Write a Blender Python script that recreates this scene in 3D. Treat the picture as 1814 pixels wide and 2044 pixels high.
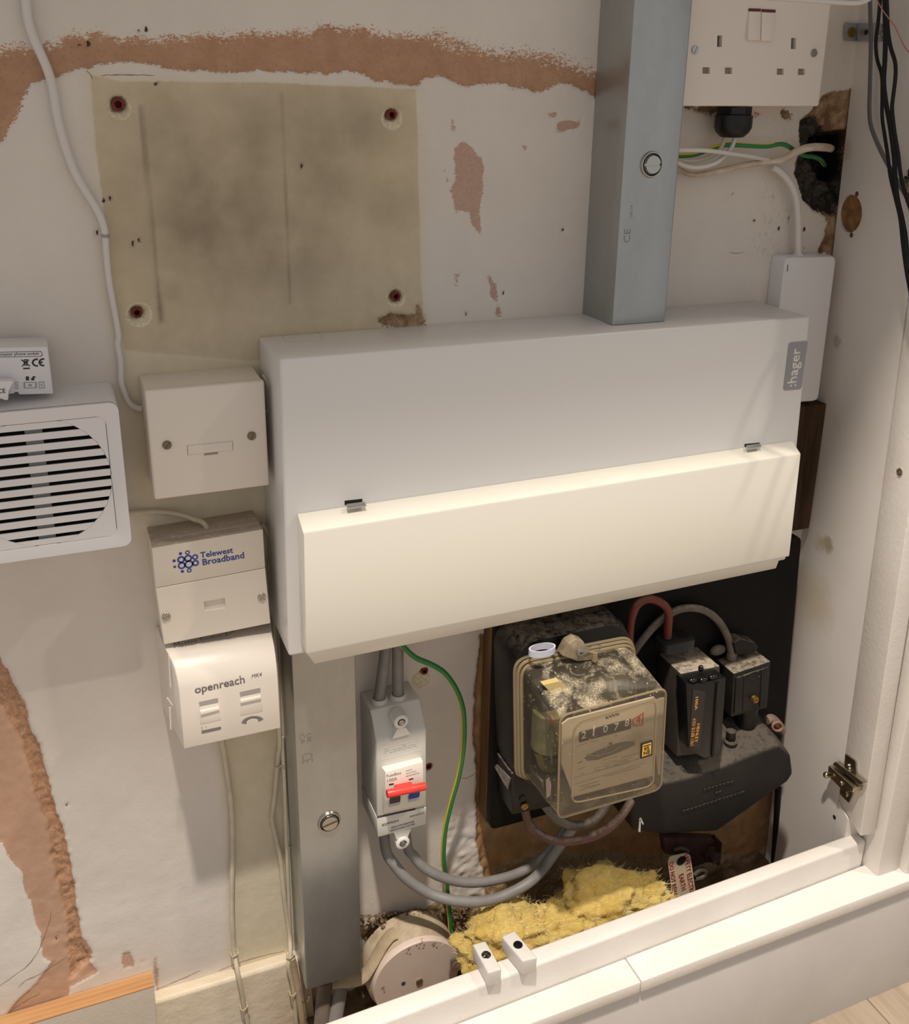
import bpy, bmesh, math, random
import numpy as np
from mathutils import Vector, Matrix, noise
random.seed(4)
SC = bpy.context.scene
COL = SC.collection
for o in list(bpy.data.objects): bpy.data.objects.remove(o)

# ------------------------------------------------------------------ camera
F_PX, YAW, PITCH, ROLL = 1957.708, 0.3882, 0.3314, 0.0161
CAM = Vector((-0.0904, -0.7380, 0.2380)); PCX, PCY = 907.0, 872.0
fwd = Vector((math.sin(YAW)*math.cos(PITCH), math.cos(YAW)*math.cos(PITCH), -math.sin(PITCH)))
rgt = Vector((math.cos(YAW), -math.sin(YAW), 0)); upv = rgt.cross(fwd)
RX = rgt*math.cos(ROLL) + upv*math.sin(ROLL); UX = -rgt*math.sin(ROLL) + upv*math.cos(ROLL)
cd = bpy.data.cameras.new('camera'); cam = bpy.data.objects.new('camera', cd); COL.objects.link(cam)
M = Matrix((RX, UX, -fwd)).transposed().to_4x4(); M.translation = CAM; cam.matrix_world = M
cd.sensor_fit = 'HORIZONTAL'; cd.sensor_width = 36; cd.lens = F_PX/1814*36
cd.shift_x = 0; cd.shift_y = -(1022-PCY)/1814; cd.clip_start = 0.01
SC.camera = cam

# ------------------------------------------------------------------ world, lamps, exposure
w = bpy.data.worlds.new('room_light'); SC.world = w; w.use_nodes = True
bg = w.node_tree.nodes['Background']; bg.inputs[0].default_value = (1.0, 0.968, 0.935, 1); bg.inputs[1].default_value = 0.47
def spot(name, loc, aim, watts, col, rad, size=2.0, blend=0.5):
    l = bpy.data.lights.new(name, 'SPOT'); l.energy = watts; l.color = col; l.shadow_soft_size = rad
    l.spot_size = size; l.spot_blend = blend
    o = bpy.data.objects.new(name, l); COL.objects.link(o); o.location = loc
    o.rotation_euler = (Vector(aim)-Vector(loc)).to_track_quat('-Z', 'Y').to_euler()
spot('downlight', (-0.08, -0.60, 1.36), (0.2, 0, -0.3), 152, (1.0, 0.90, 0.79), 0.035)
spot('downlight_far', (1.25, -0.64, 1.36), (0.4, 0, -0.3), 45, (1.0, 0.88, 0.72), 0.035)
vs = SC.view_settings; vs.view_transform = 'Standard'; vs.look = 'None'; vs.exposure = 0.0; vs.gamma = 1.0
vs.use_curve_mapping = False

# ------------------------------------------------------------------ pixel rays -> world points
CROPS = dict(c1=(0,0,.34254), c2=(580,0,.34254), c3=(1150,0,.36604), c4=(0,640,.31973), c5=(500,600,.38589),
    c6=(1150,560,.36604), c7=(0,1220,.40323), c8=(560,1240,.39331), d1=(920,1160,.26426), d2=(1200,1160,.26415),
    d3=(600,1640,.33076), d4=(1100,1560,.39361), d5=(1560,1000,.37189), d6=(1340,0,.26421), d7=(700,1280,.21523),
    d8=(280,1000,.25445), e1=(0,650,.0882), e2=(1640,1480,.07828), e3=(1620,0,.10766), e4=(740,1500,.10762),
    e5=(1080,1380,.14333), e6=(560,1860,.12128), e7=(580,1400,.16632), e8=(1200,300,.10766), f1=(900,1620,.16538),
    f2=(1180,1640,.16538), f3=(1000,1240,.18743), f4=(1700,300,.22485), f5=(420,1460,.28571), f6=(1340,240,.19846),
    f7=(0,1820,.18743), f8=(920,1840,.09923))
def K(c, *pts):
    x, y, s = CROPS[c]
    r = [(x+s*a, y+s*b) for a, b in pts]
    return r[0] if len(r) == 1 else r
def ray(p): return fwd + RX*((p[0]-PCX)/F_PX) - UX*((p[1]-PCY)/F_PX)
def P(p, d):                       # on the plane d metres in front of the back wall
    v = ray(p); return CAM + v*((-d-CAM.y)/v.y)
def PZ(p, z):                      # on a level plane
    v = ray(p); return CAM + v*((z-CAM.z)/v.z)
PA, PB, PC = .602, -.0365, .12     # right panel: x = PA + PB z + PC y
def PX(p, h=0.0):                  # h metres off the right-hand panel
    v = ray(p); return CAM + v*((PA-h+PB*CAM.z+PC*CAM.y-CAM.x)/(v.x-PB*v.z-PC*v.y))
def panel_x(y, z): return PA+PB*z+PC*y
PN = Vector((-1, PC, PB)).normalized()

# ------------------------------------------------------------------ materials
def lin(c):
    c = [v/255 for v in c]
    return tuple(v/12.92 if v <= .04045 else ((v+.055)/1.055)**2.4 for v in c)+(1,)
class NT:
    def __init__(s, name):
        s.m = bpy.data.materials.new(name); s.m.use_nodes = True; s.t = s.m.node_tree; s.n = s.t.nodes; s.l = s.t.links
        s.b = s.n['Principled BSDF']; s.out = s.n['Material Output']; s._c = None
    def set(s, sock, v):
        if isinstance(v, bpy.types.NodeSocket): s.l.new(v, sock)
        elif isinstance(v, (tuple, list)) and len(v) == 3 and sock.type == 'RGBA': sock.default_value = lin(v)
        else: sock.default_value = v
    def co(s, scale=(1,1,1)):
        if s._c is None: s._c = s.n.new('ShaderNodeTexCoord')
        m = s.n.new('ShaderNodeMapping'); s.l.new(s._c.outputs['Object'], m.inputs[0]); m.inputs['Scale'].default_value = scale
        return m.outputs[0]
    def noise(s, scale, detail=4, rough=.55, st=(1,1,1), dist=0):
        n = s.n.new('ShaderNodeTexNoise'); s.l.new(s.co(st), n.inputs['Vector'])
        n.inputs['Scale'].default_value = scale; n.inputs['Detail'].default_value = detail
        n.inputs['Roughness'].default_value = rough; n.inputs['Distortion'].default_value = dist
        return n.outputs['Fac']
    def math(s, op, a, b=0.0, c=0.0):
        n = s.n.new('ShaderNodeMath'); n.operation = op
        for i, v in enumerate((a, b, c)): s.set(n.inputs[i], v)
        return n.outputs[0]
    def rng(s, v, a, b, c=0.0, d=1.0):
        n = s.n.new('ShaderNodeMapRange'); s.set(n.inputs[0], v)
        for i, x in enumerate((a, b, c, d)): n.inputs[i+1].default_value = x
        return n.outputs[0]
    def mix(s, f, a, b):
        n = s.n.new('ShaderNodeMix'); n.data_type = 'RGBA'; s.set(n.inputs[0], f); s.set(n.inputs[6], a); s.set(n.inputs[7], b)
        return n.outputs[2]
    def attr(s, name):
        n = s.n.new('ShaderNodeAttribute'); n.attribute_name = name; return n.outputs['Fac']
    def up(s):
        g = s.n.new('ShaderNodeNewGeometry'); x = s.n.new('ShaderNodeSeparateXYZ'); s.l.new(g.outputs['Normal'], x.inputs[0])
        return x.outputs[2]
    def bump(s, h, dist=.001, strength=1.0):
        n = s.n.new('ShaderNodeBump'); n.inputs['Strength'].default_value = strength; n.inputs['Distance'].default_value = dist
        s.l.new(h, n.inputs['Height']); s.l.new(n.outputs[0], s.b.inputs['Normal'])
    def color(s, v): s.set(s.b.inputs['Base Color'], v)
    def rough(s, v): s.set(s.b.inputs['Roughness'], v)
def mat(name, c, rough=.45, metal=0.0, c2=None, ns=30, bump=0.0, bs=300, dust=None, dust_amt=.5, st=(1,1,1), spec=.5, stain=None):
    t = NT(name); col = c
    if c2: col = t.mix(t.rng(t.noise(ns, 5, .6, st), .35, .65), c, c2)
    if stain: col = t.mix(t.rng(t.noise(stain[1], 6, .7), stain[2], stain[2]+.08), col, stain[0])
    if dust:
        k = t.math('MULTIPLY', t.rng(t.up(), .35, .8), t.rng(t.noise(160, 6, .75), .5-.35*dust_amt, .62-.3*dust_amt+.08))
        col = t.mix(k, col, dust); t.rough(t.math('MAXIMUM', k, rough))
    else: t.rough(rough)
    t.color(col); t.b.inputs['Metallic'].default_value = metal; t.b.inputs['Specular IOR Level'].default_value = spec
    if bump: t.bump(t.noise(bs, 4, .6), bump)
    return t.m
W_PVC = mat('white_plastic', (228,219,208), .38, bump=.00002)
W_PVC2 = mat('cream_plastic', (226,217,204), .42)
W_COOL = mat('white_cool_plastic', (224,222,224), .35)
W_STEEL = mat('white_powder_coat', (223,221,219), .33, bump=.00003, bs=900)
W_LID = mat('white_lid_coat', (228,224,213), .30, bump=.00002, bs=900)
W_DUSTY = mat('dusty_white_plastic', (222,212,198), .5, dust=(176,163,148), dust_amt=.8)
W_PAINT = mat('white_gloss_paint', (228,223,217), .42, c2=(221,215,208), ns=14, bump=.00025, bs=220, stain=((132,116,98),360,.705))
def panel_mat():
    t = NT('white_melamine'); n = t.noise(60, 5, .7)
    c = t.mix(t.rng(t.noise(6, 4), .35, .65), (222,217,212), (215,209,203))
    c = t.mix(t.rng(t.noise(8, 6, .7), .6, .7, 0, .6), c, (206,194,172))
    for q, rad, col, amp in (((1652,1088), .010, (150,130,96), .02), ((1640,1085), .013, (186,170,138), .03), ((1688,300), .012, (196,180,156), .02), ((1670,680), .007, (176,168,160), .02), ((1700,440), .020, (204,192,172), .02), ((1625,1200), .04, (206,194,168), .05)):
        p = PX(q); vm = t.n.new('ShaderNodeVectorMath'); vm.operation = 'DISTANCE'; t.l.new(t.co(), vm.inputs[0]); vm.inputs[1].default_value = p
        d = t.math('ADD', vm.outputs['Value'], t.math('MULTIPLY', t.math('SUBTRACT', n, .5), amp)); c = t.mix(t.rng(d, rad*.4, rad, .7, 0), c, col)
    t.color(c); t.rough(.45); return t.m
W_PANEL = panel_mat()
GREY_PVC = mat('light_grey_plastic', (206,203,196), .42)
GREY_CBL = mat('grey_cable_sheath', (136,133,130), .5, c2=(122,119,116), ns=40, stain=((95,92,90),120,.68))
GREY_DK = mat('dark_grey_cable', (96,92,90), .55, c2=(110,104,98), ns=40)
TAN_CBL = mat('dusty_tan_cable', (188,170,142), .7, c2=(165,146,118), ns=60, bump=.0004, bs=240)
CRM_CBL = mat('painted_cable', (206,196,176), .5, c2=(190,178,154), ns=50)
WHT_CBL = mat('white_cable', (214,209,204), .4)
DIRTY_CBL = mat('dirty_white_sheath', (214,200,184), .55, c2=(180,158,136), ns=45, st=(1,1,3))
BLK_CBL = mat('black_cable', (11,11,14), .45, spec=.3)
SLATE_CBL = mat('grey_flat_cable', (98,96,98), .5)
PINK_WIRE = mat('pink_wire', (176,112,100), .5)
RED_CBL = mat('old_red_cable', (128,56,42), .55, c2=(104,48,38), ns=60, dust=(150,120,100), dust_amt=.25)
BRN_CBL = mat('old_brown_cable', (112,78,68), .6, c2=(88,62,54), ns=60, dust=(160,140,122), dust_amt=.4)
OLDG_CBL = mat('old_grey_cable', (118,108,98), .65, c2=(96,86,76), ns=60, dust=(160,148,132), dust_amt=.4)
EARTH_G = mat('earth_green', (44,120,62), .4); EARTH_Y = mat('earth_yellow', (226,186,36), .4)
BLACK = mat('black_plastic', (18,18,18), .35, spec=.4)
BAKE = mat('black_bakelite', (19,18,18), .42, spec=.35, c2=(26,24,22), ns=40, dust=(120,110,98), dust_amt=.35, bump=.0002, bs=120)
BAKE_D = mat('dusty_bakelite', (26,24,22), .5, spec=.3, c2=(36,33,30), ns=30, dust=(150,139,122), dust_amt=.5, bump=.0003, bs=160)
BAKE_G = mat('worn_bakelite', (58,53,46), .6, c2=(46,42,36), ns=30, dust=(160,148,130), dust_amt=.5, bump=.0002, bs=120)
CUTBASE = mat('dusty_cutout_moulding', (34,31,28), .6, spec=.3, c2=(27,25,23), ns=25, dust=(88,81,72), dust_amt=.6, bump=.0003, bs=140)
BOARD_BLK = mat('black_painted_board', (10,10,10), .6, spec=.15, c2=(16,14,14), ns=30, stain=((90,84,76),120,.74), bump=.0003, bs=60)
HOLE = mat('dark_hole', (14,12,11), .8)
DKGREY = mat('dark_print', (70,68,70), .6); GREY_PRINT = mat('grey_print', (118,112,110), .6)
BLK_PRINT = mat('black_print', (32,30,34), .6); BLUE_PRINT = mat('blue_print', (52,70,146), .5)
RED_PRINT = mat('red_print', (168,62,48), .6); GOLD_PRINT = mat('gold_print', (196,140,62), .5); WHITE_PRINT = mat('white_print', (232,228,222), .5)
FAINT = mat('faint_stamp', (140,140,136), .55, metal=.6); PALE_PRINT = mat('pale_print', (176,172,164), .5)
STEEL = mat('bright_steel', (188,186,180), .22, metal=1.0); NICKEL = mat('dull_nickel', (196,186,168), .3, metal=1.0, c2=(170,160,142), ns=200)
BRASS = mat('tarnished_brass', (150,116,62), .4, metal=.8)
RUST = mat('rusty_iron', (70,42,36), .75, c2=(48,30,27), ns=60, bump=.0004, bs=200)
RED_PLUG = mat('red_plug_plastic', (140,50,34), .6, c2=(78,30,22), ns=220); RED_SW = mat('red_switch_plastic', (222,62,56), .35)
BROWN_PL = mat('brown_marker', (72,44,36), .45); BLUE_PL = mat('blue_marker', (32,58,138), .45); LILAC = mat('pale_blue_marker', (176,178,194), .5)
BADGE = mat('grey_badge', (150,150,156), .4)
PINE = mat('raw_pine', (190,146,100), .6, c2=(166,118,74), ns=34, st=(.15,6,6), bump=.0002, bs=100)
OLDWOOD = mat('old_timber', (128,96,62), .8, spec=.2, c2=(84,60,38), ns=14, st=(6,6,.6), bump=.0008, bs=60)
DKWOOD = mat('dark_timber', (98,72,48), .75, c2=(64,46,32), ns=16, st=(6,6,.5), bump=.0006, bs=60)
OAK = mat('oak_plank', (182,165,146), .5, c2=(160,142,122), ns=7, st=(9,.8,1), bump=.0002, bs=80)
NYLON = mat('white_nylon', (208,204,200), .35)
RUBBLE = mat('brown_rubble', (136,112,86), .9, c2=(92,74,54), ns=60, bump=.002, bs=120)
PAPER = mat('pale_faceplate', (196,182,162), .5, c2=(186,172,152), ns=20)
YELLOWED = mat('yellowed_block', (190,168,112), .6); OLIVE = mat('olive_varnished_coil', (96,92,62), .5, c2=(70,68,44), ns=50)
ALU = mat('cast_aluminium', (150,146,136), .4, metal=.7)
YSTICK = mat('yellow_sticker', (228,176,70), .5)
CREAMTAG = mat('cream_tag', (222,204,178), .5)
def galv():
    t = NT('galvanised_steel')
    v = t.n.new('ShaderNodeTexVoronoi'); t.l.new(t.co((1,1,.6)), v.inputs['Vector']); v.inputs['Scale'].default_value = 140
    sp = t.n.new('ShaderNodeSeparateColor'); t.l.new(v.outputs['Color'], sp.inputs[0])
    f = t.math('ADD', t.math('MULTIPLY', sp.outputs[0], .12), t.math('MULTIPLY', t.noise(30, 5, .6, (1,1,.3)), .88))
    t.color(t.mix(t.rng(f, .2, .8), (164,167,168), (182,184,182))); t.rough(t.rng(f, .2, .8, .26, .36))
    t.b.inputs['Metallic'].default_value = .85; t.bump(t.noise(500, 3), .00003)
    return t.m
GALV = galv()
def clear():
    t = NT('clear_dusty_plastic')
    tr = t.n.new('ShaderNodeBsdfTransparent'); tr.inputs[0].default_value = (.93,.90,.83,1)
    gl = t.n.new('ShaderNodeBsdfGlossy'); gl.inputs['Roughness'].default_value = .06; gl.inputs[0].default_value = (1,1,1,1)
    fr = t.n.new('ShaderNodeLayerWeight'); fr.inputs[0].default_value = .25
    mx = t.n.new('ShaderNodeMixShader'); t.l.new(t.rng(fr.outputs['Fresnel'], 0, 1, .03, .85), mx.inputs[0]); t.l.new(tr.outputs[0], mx.inputs[1]); t.l.new(gl.outputs[0], mx.inputs[2])
    df = t.n.new('ShaderNodeBsdfDiffuse'); df.inputs[0].default_value = lin((206,192,164))
    big = t.rng(t.noise(38, 4, .6, dist=1.0), .42, .68); fine = t.rng(t.noise(700, 3, .7), .44, .6)
    top = t.rng(t.up(), .3, .7)
    dust = t.math('MULTIPLY', t.math('MULTIPLY', big, t.math('ADD', t.math('MULTIPLY', fine, .6), .35)), t.math('ADD', t.math('MULTIPLY', top, .95), .0))
    speck = t.math('MULTIPLY', t.rng(t.noise(420, 1, .5), .735, .75), .8)
    film = t.math('MAXIMUM', t.math('MAXIMUM', dust, speck), .05)
    m2 = t.n.new('ShaderNodeMixShader'); t.l.new(film, m2.inputs[0]); t.l.new(mx.outputs[0], m2.inputs[1]); t.l.new(df.outputs[0], m2.inputs[2])
    t.l.new(m2.outputs[0], t.out.inputs[0]); return t.m
CLEAR = clear()
def rimclear():
    t = NT('yellowed_clear_rim')
    t.color((188,170,134)); t.rough(.15); t.b.inputs['Transmission Weight'].default_value = .6; t.b.inputs['IOR'].default_value = 1.45
    return t.m
RIM = rimclear()
def wool():
    t = NT('yellow_mineral_wool')
    t.color(t.mix(t.rng(t.noise(45, 6, .7), .3, .7), (252,222,138), (242,204,106))); t.rough(.95)
    t.b.inputs['Subsurface Weight'].default_value = .25; t.b.inputs['Subsurface Radius'].default_value = (.01,.008,.003); t.b.inputs['Subsurface Scale'].default_value = .6
    t.bump(t.noise(260, 6, .75, (1,1,1), 1.5), .004); return t.m
WOOL = wool(); WOOL2 = mat('pale_wool_fibre', (252,234,170), .9)

# ------------------------------------------------------------------ mesh building
OFF = {}
class MB:
    def __init__(s): s.bm = bmesh.new()
    def loft(s, rings, cap0=True, cap1=True, closed=True):
        vs = [[s.bm.verts.new(p) for p in r] for r in rings]; n = len(rings[0])
        for a, b in zip(vs, vs[1:]):
            for i in range(n if closed else n-1):
                j = (i+1) % n; s.bm.faces.new((a[i], a[j], b[j], b[i]))
        if cap0: s.bm.faces.new(vs[0])
        if cap1: s.bm.faces.new(vs[-1][::-1])
        return s
    def slab(s, px, d1, d0=0.0):
        f = [P(p, d1) for p in px]; return s.loft([f, [Vector((v.x, -d0, v.z)) for v in f]])
    def prism(s, pts, vec):
        return s.loft([pts, [p+vec for p in pts]])
    def box(s, lo, hi):
        x0, y0, z0 = lo; x1, y1, z1 = hi
        return s.loft([[Vector((x0,y0,z0)), Vector((x1,y0,z0)), Vector((x1,y0,z1)), Vector((x0,y0,z1))],
                       [Vector((x0,y1,z0)), Vector((x1,y1,z0)), Vector((x1,y1,z1)), Vector((x0,y1,z1))]])
    def stations(s, st, d0=0.0, backx=None):
        L = [P(a, d) for a, b, d in st]; R = [P(b, d) for a, b, d in st]
        bl = lambda v, i: Vector(((backx[i] if backx else v.x), -d0, v.z))
        L2 = [bl(L[0], 0)]+L+[bl(L[-1], 0)]; R2 = [bl(R[0], 1)]+R+[bl(R[-1], 1)]
        return s.loft([L2, R2])
    def tube(s, pts, r, n=10, flat=None, fdir=None, sub=6, mats=None, ends=True):
        pts = smooth(pts, sub); rad = r if callable(r) else (lambda t: r)
        T = [(pts[min(i+1, len(pts)-1)]-pts[max(i-1, 0)]).normalized() for i in range(len(pts))]
        ref = Vector(fdir) if fdir else Vector((0,-1,0))
        rings = []
        for i, p in enumerate(pts):
            a = ref - T[i]*ref.dot(T[i])
            if a.length < 1e-3: a = T[i].orthogonal()
            a.normalize(); b = T[i].cross(a); rr = rad(i/(len(pts)-1)); fa = flat or 1.0
            ref = a if not fdir else ref
            rings.append([p + a*math.cos(q*2*math.pi/n)*rr*fa + b*math.sin(q*2*math.pi/n)*rr for q in range(n)])
        k0 = len(s.bm.faces); s.loft(rings, ends, ends)
        if mats:
            s.bm.faces.ensure_lookup_table()
            for k in range(len(pts)-1):
                for q in range(n): s.bm.faces[k0+k*n+q].material_index = mats(k/(len(pts)-1), q, n)
        return s
    def lathe(s, c, axis, prof, n=24, up=None, cap=True):
        axis = Vector(axis).normalized(); a = Vector(up) if up else axis.orthogonal().normalized(); b = axis.cross(a)
        return s.loft([[c+axis*h+(a*math.cos(2*math.pi*i/n)+b*math.sin(2*math.pi*i/n))*r for i in range(n)] for r, h in prof], cap, cap)
    def ring(s, outer, inner, vec):                # plate with a hole, front face at the given points, thickness vec
        n = len(outer)
        o2 = [p+vec for p in outer]; i2 = [p+vec for p in inner]
        return s.loft([outer, inner, i2, o2, outer], False, False)
    def ball(s, c, r, sub=2, sc=(1,1,1)):
        m = Matrix.Translation(c) @ Matrix.Diagonal((r*sc[0], r*sc[1], r*sc[2], 1))
        bmesh.ops.create_icosphere(s.bm, subdivisions=sub, radius=1, matrix=m); return s
    def mesh(s, name, off, bevel=0.0, seg=2, ang=30, sharp=40, merge=False):
        bm = s.bm
        if merge: bmesh.ops.remove_doubles(bm, verts=bm.verts, dist=1e-6)
        bmesh.ops.recalc_face_normals(bm, faces=bm.faces)
        if bevel:
            ed = [e for e in bm.edges if len(e.link_faces) == 2 and e.calc_face_angle(0) > math.radians(ang)]
            bmesh.ops.bevel(bm, geom=ed, offset=bevel, segments=seg, profile=.5, affect='EDGES', clamp_overlap=True)
        for f in bm.faces: f.smooth = True
        if off.length: bmesh.ops.translate(bm, verts=bm.verts, vec=-off)
        me = bpy.data.meshes.new(name); bm.to_mesh(me); bm.free()
        me.set_sharp_from_angle(angle=math.radians(sharp)); return me
def smooth(p, sub):
    if len(p) < 3 or sub < 2: return list(p)
    q = [p[0]*2-p[1]]+list(p)+[p[-1]*2-p[-2]]; out = []
    for i in range(1, len(q)-2):
        a, b, c, d = q[i-1:i+3]
        for k in range(sub):
            t = k/sub
            out.append(.5*((2*b)+(c-a)*t+(2*a-5*b+4*c-d)*t*t+(3*b-a-3*c+d)*t**3))
    return out+[p[-1]]
def link(name, me, mats, parent, off):
    o = bpy.data.objects.new(name, me); COL.objects.link(o); OFF[o.name] = off
    for m in (mats if isinstance(mats, (list, tuple)) else [mats]): me.materials.append(m)
    if parent: o.parent = parent
    else: o.location = off
    return o
def tag(o, label, cat, group=None):
    o['label'] = label; o['category'] = cat
    if group: o['group'] = group
    return o
def thing(name, loc, label, cat, group=None):
    o = bpy.data.objects.new(name, None); COL.objects.link(o); o.location = loc; o.empty_display_size = .01
    OFF[o.name] = Vector(loc); return tag(o, label, cat, group)
def part(name, mb, m, parent, label=None, **k):
    off = OFF[parent.name]; o = link(name, mb.mesh(name, off, **k), m, parent, off)
    if label: o['label'] = label
    return o
def solo(name, mb, m, label, cat, group=None, **k):
    c = Vector((0,0,0)); n = 0; mz = 1e9
    for v in mb.bm.verts: c += v.co; n += 1; mz = min(mz, v.co.z)
    c /= n; c.z = mz
    return tag(link(name, mb.mesh(name, c, **k), m, None, c), label, cat, group)
def struct(name, mb, m, **k):
    o = link(name, mb.mesh(name, Vector((0,0,0)), **k), m, None, Vector((0,0,0))); o['kind'] = 'structure'; return o
def cut(o, cutter):                                 # real recesses: boolean, baked
    c = bpy.data.objects.new('cutter', cutter.mesh('cutter', OFF[o.name])); COL.objects.link(c)
    c.matrix_parent_inverse = Matrix(); c.location = o.matrix_world.translation if not o.parent else o.parent.location
    b = o.modifiers.new('b', 'BOOLEAN'); b.operation = 'DIFFERENCE'; b.object = c; b.solver = 'EXACT'
    bpy.context.view_layer.update(); dg = bpy.context.evaluated_depsgraph_get()
    me = bpy.data.meshes.new_from_object(o.evaluated_get(dg)); o.modifiers.clear(); old = o.data; o.data = me
    bpy.data.objects.remove(c); nm = old.name; bpy.data.meshes.remove(old); me.name = nm
    me.polygons.foreach_set('use_smooth', np.zeros(len(me.polygons), bool)); me.update()
def rrect(c, u, v, w, h, r, n=5):                   # rounded rectangle round c
    out = []
    for sx, sy, a0 in ((1,1,0), (-1,1,90), (-1,-1,180), (1,-1,270)):
        for k in range(n+1):
            a = math.radians(a0+90*k/n); out.append(c+u*(sx*(w/2-r)+r*math.cos(a))+v*(sy*(h/2-r)+r*math.sin(a)))
    return out
def rpoly(pts, r, n=5):                             # polygon with rounded corners
    out = []; m = len(pts)
    for i in range(m):
        a, b, c = pts[i-1], pts[i], pts[(i+1) % m]
        u = (a-b); v = (c-b); rr = min(r, u.length*.45, v.length*.45); p0 = b+u.normalized()*rr; p1 = b+v.normalized()*rr
        for k in range(n+1):
            t = k/n; out.append(p0*(1-t)**2+b*2*t*(1-t)+p1*t*t)
    return out
Y = Vector((0,-1,0))
def text(s, p0, p1, d, m, parent, name='lettering', ys=1.0, shear=0.0, th=.00012, bold=0.0, perp=None, res=2, onto=None):
    a, b = (P(p0, d), P(p1, d)) if not isinstance(p0, Vector) else (p0, p1)
    cu = bpy.data.curves.new('t', 'FONT'); cu.body = s; cu.resolution_u = res; cu.shear = shear; cu.offset = bold
    o = bpy.data.objects.new('t', cu); me = bpy.data.meshes.new_from_object(o)
    bpy.data.objects.remove(o); bpy.data.curves.remove(cu)
    bm = bmesh.new(); bm.from_mesh(me); bpy.data.meshes.remove(me)
    xs = [v.co.x for v in bm.verts]; x0, x1 = min(xs), max(xs)
    u = (b-a); sc = u.length/(x1-x0); u.normalize(); nn = perp or Y; v_ = nn.cross(u).normalized()
    for f in bm.faces: f.normal_update()
    ex = bmesh.ops.extrude_face_region(bm, geom=bm.faces[:])
    top = set(g for g in ex['geom'] if isinstance(g, bmesh.types.BMVert))
    off = OFF[parent.name]
    for v in bm.verts:
        c = v.co.copy(); v.co = a+u*((c.x-x0)*sc)+v_*(c.y*sc*ys)+nn*(th if v in top else -.00003)-off
        if onto:
            h_ = onto.ray_cast(Vector((v.co.x, -1, v.co.z)), Vector((0,1,0)))[0]
            if h_: v.co.y = h_.y-(.0003 if v in top else -.0001)
    bmesh.ops.recalc_face_normals(bm, faces=bm.faces)
    me = bpy.data.meshes.new(name); bm.to_mesh(me); bm.free()
    return link(name, me, m, parent, off)
def screw(c, r, axis, parent, m=STEEL, kind='slot', ang=0.5, name='screw', h=.0012, head=None):
    axis = Vector(axis).normalized(); a = (Vector((1,0,0))-axis*axis.x)
    if a.length < .1: a = Vector((0,1,0))-axis*axis.y
    a.normalize(); b = axis.cross(a)
    A = a*math.cos(ang)+b*math.sin(ang); B = -a*math.sin(ang)+b*math.cos(ang)
    mb = MB().lathe(c, axis, [(r, -.0005), (r, h*.35), (r*.97, h*.45)], 20, up=a)
    g = r*.13
    def seg(t0, t1, cx, cy):
        pts = []
        for k in range(8):
            t = t0+(t1-t0)*k/7; x, y = math.cos(t)*r*.95, math.sin(t)*r*.95
            if cx: x = math.copysign(max(abs(x), g), cx)
            if cy: y = math.copysign(max(abs(y), g), cy)
            pts.append((x, y))
        if cx and cy: pts.append((math.copysign(g, cx), math.copysign(g, cy)))
        q = [c+A*x+B*y+axis*h*.4 for x, y in pts]; mb.prism(q, axis*h*.6)
    if kind == 'slot': seg(.15, math.pi-.15, 0, 1); seg(math.pi+.15, 2*math.pi-.15, 0, -1)
    else:
        for k, (cx, cy) in enumerate(((1,1), (-1,1), (-1,-1), (1,-1))): seg(k*math.pi/2, (k+1)*math.pi/2, cx, cy)
    if parent is None: return mb
    o = part(name, mb, m, parent); return o
def at_loc(v): return Vector((v.x, 0, v.z))

# ------------------------------------------------------------------ back wall (relief + painted / bare areas)
def vnoise(x, y, seed=0):
    xi = np.floor(x).astype(np.int64); yi = np.floor(y).astype(np.int64); fx = x-xi; fy = y-yi
    fx = fx*fx*(3-2*fx); fy = fy*fy*(3-2*fy)
    def h(a, b):
        v = (a*374761393+b*668265263+seed*974711) & 0xffffffff; v = ((v ^ (v >> 13))*1274126177) & 0xffffffff
        return ((v ^ (v >> 16)) & 0xffff)/65535.0
    return (h(xi,yi)*(1-fx)+h(xi+1,yi)*fx)*(1-fy)+(h(xi,yi+1)*(1-fx)+h(xi+1,yi+1)*fx)*fy*1.0
def fbm(x, y, s, oct=4, seed=0):
    t = 0; a = .5
    for k in range(oct): t = t+a*(vnoise(x*s*2**k, y*s*2**k, seed+k)-.5); a *= .55
    return t
def sdf(X, Z, px, d=0):
    pts = [P(p, d) for p in px]; pts = np.array([(v.x, v.z) for v in pts]); n = len(pts)
    best = np.full(X.shape, 1e9); ins = np.zeros(X.shape, bool)
    for i in range(n):
        ax, az = pts[i]; bx, bz = pts[(i+1) % n]; ex, ez = bx-ax, bz-az
        t = np.clip(((X-ax)*ex+(Z-az)*ez)/(ex*ex+ez*ez+1e-12), 0, 1)
        best = np.minimum(best, (X-ax-t*ex)**2+(Z-az-t*ez)**2)
        c = (az > Z) != (bz > Z)
        if ez: ins ^= c & (X < ex*(Z-az)/ez+ax)
    return np.where(ins, 1, -1)*np.sqrt(best)*1000
def sst(v, a, b): t = np.clip((v-a)/(b-a), 0, 1); return t*t*(3-2*t)
xs = np.concatenate([np.linspace(-.9, -.25, 12)[:-1], np.arange(-.25, .675, .0021)]); zs = np.concatenate([np.linspace(-.9, -.62, 6)[:-1], np.arange(-.62, .34, .0021), np.linspace(.345, .75, 8)])
X, Z = np.meshgrid(xs, zs)
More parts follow.
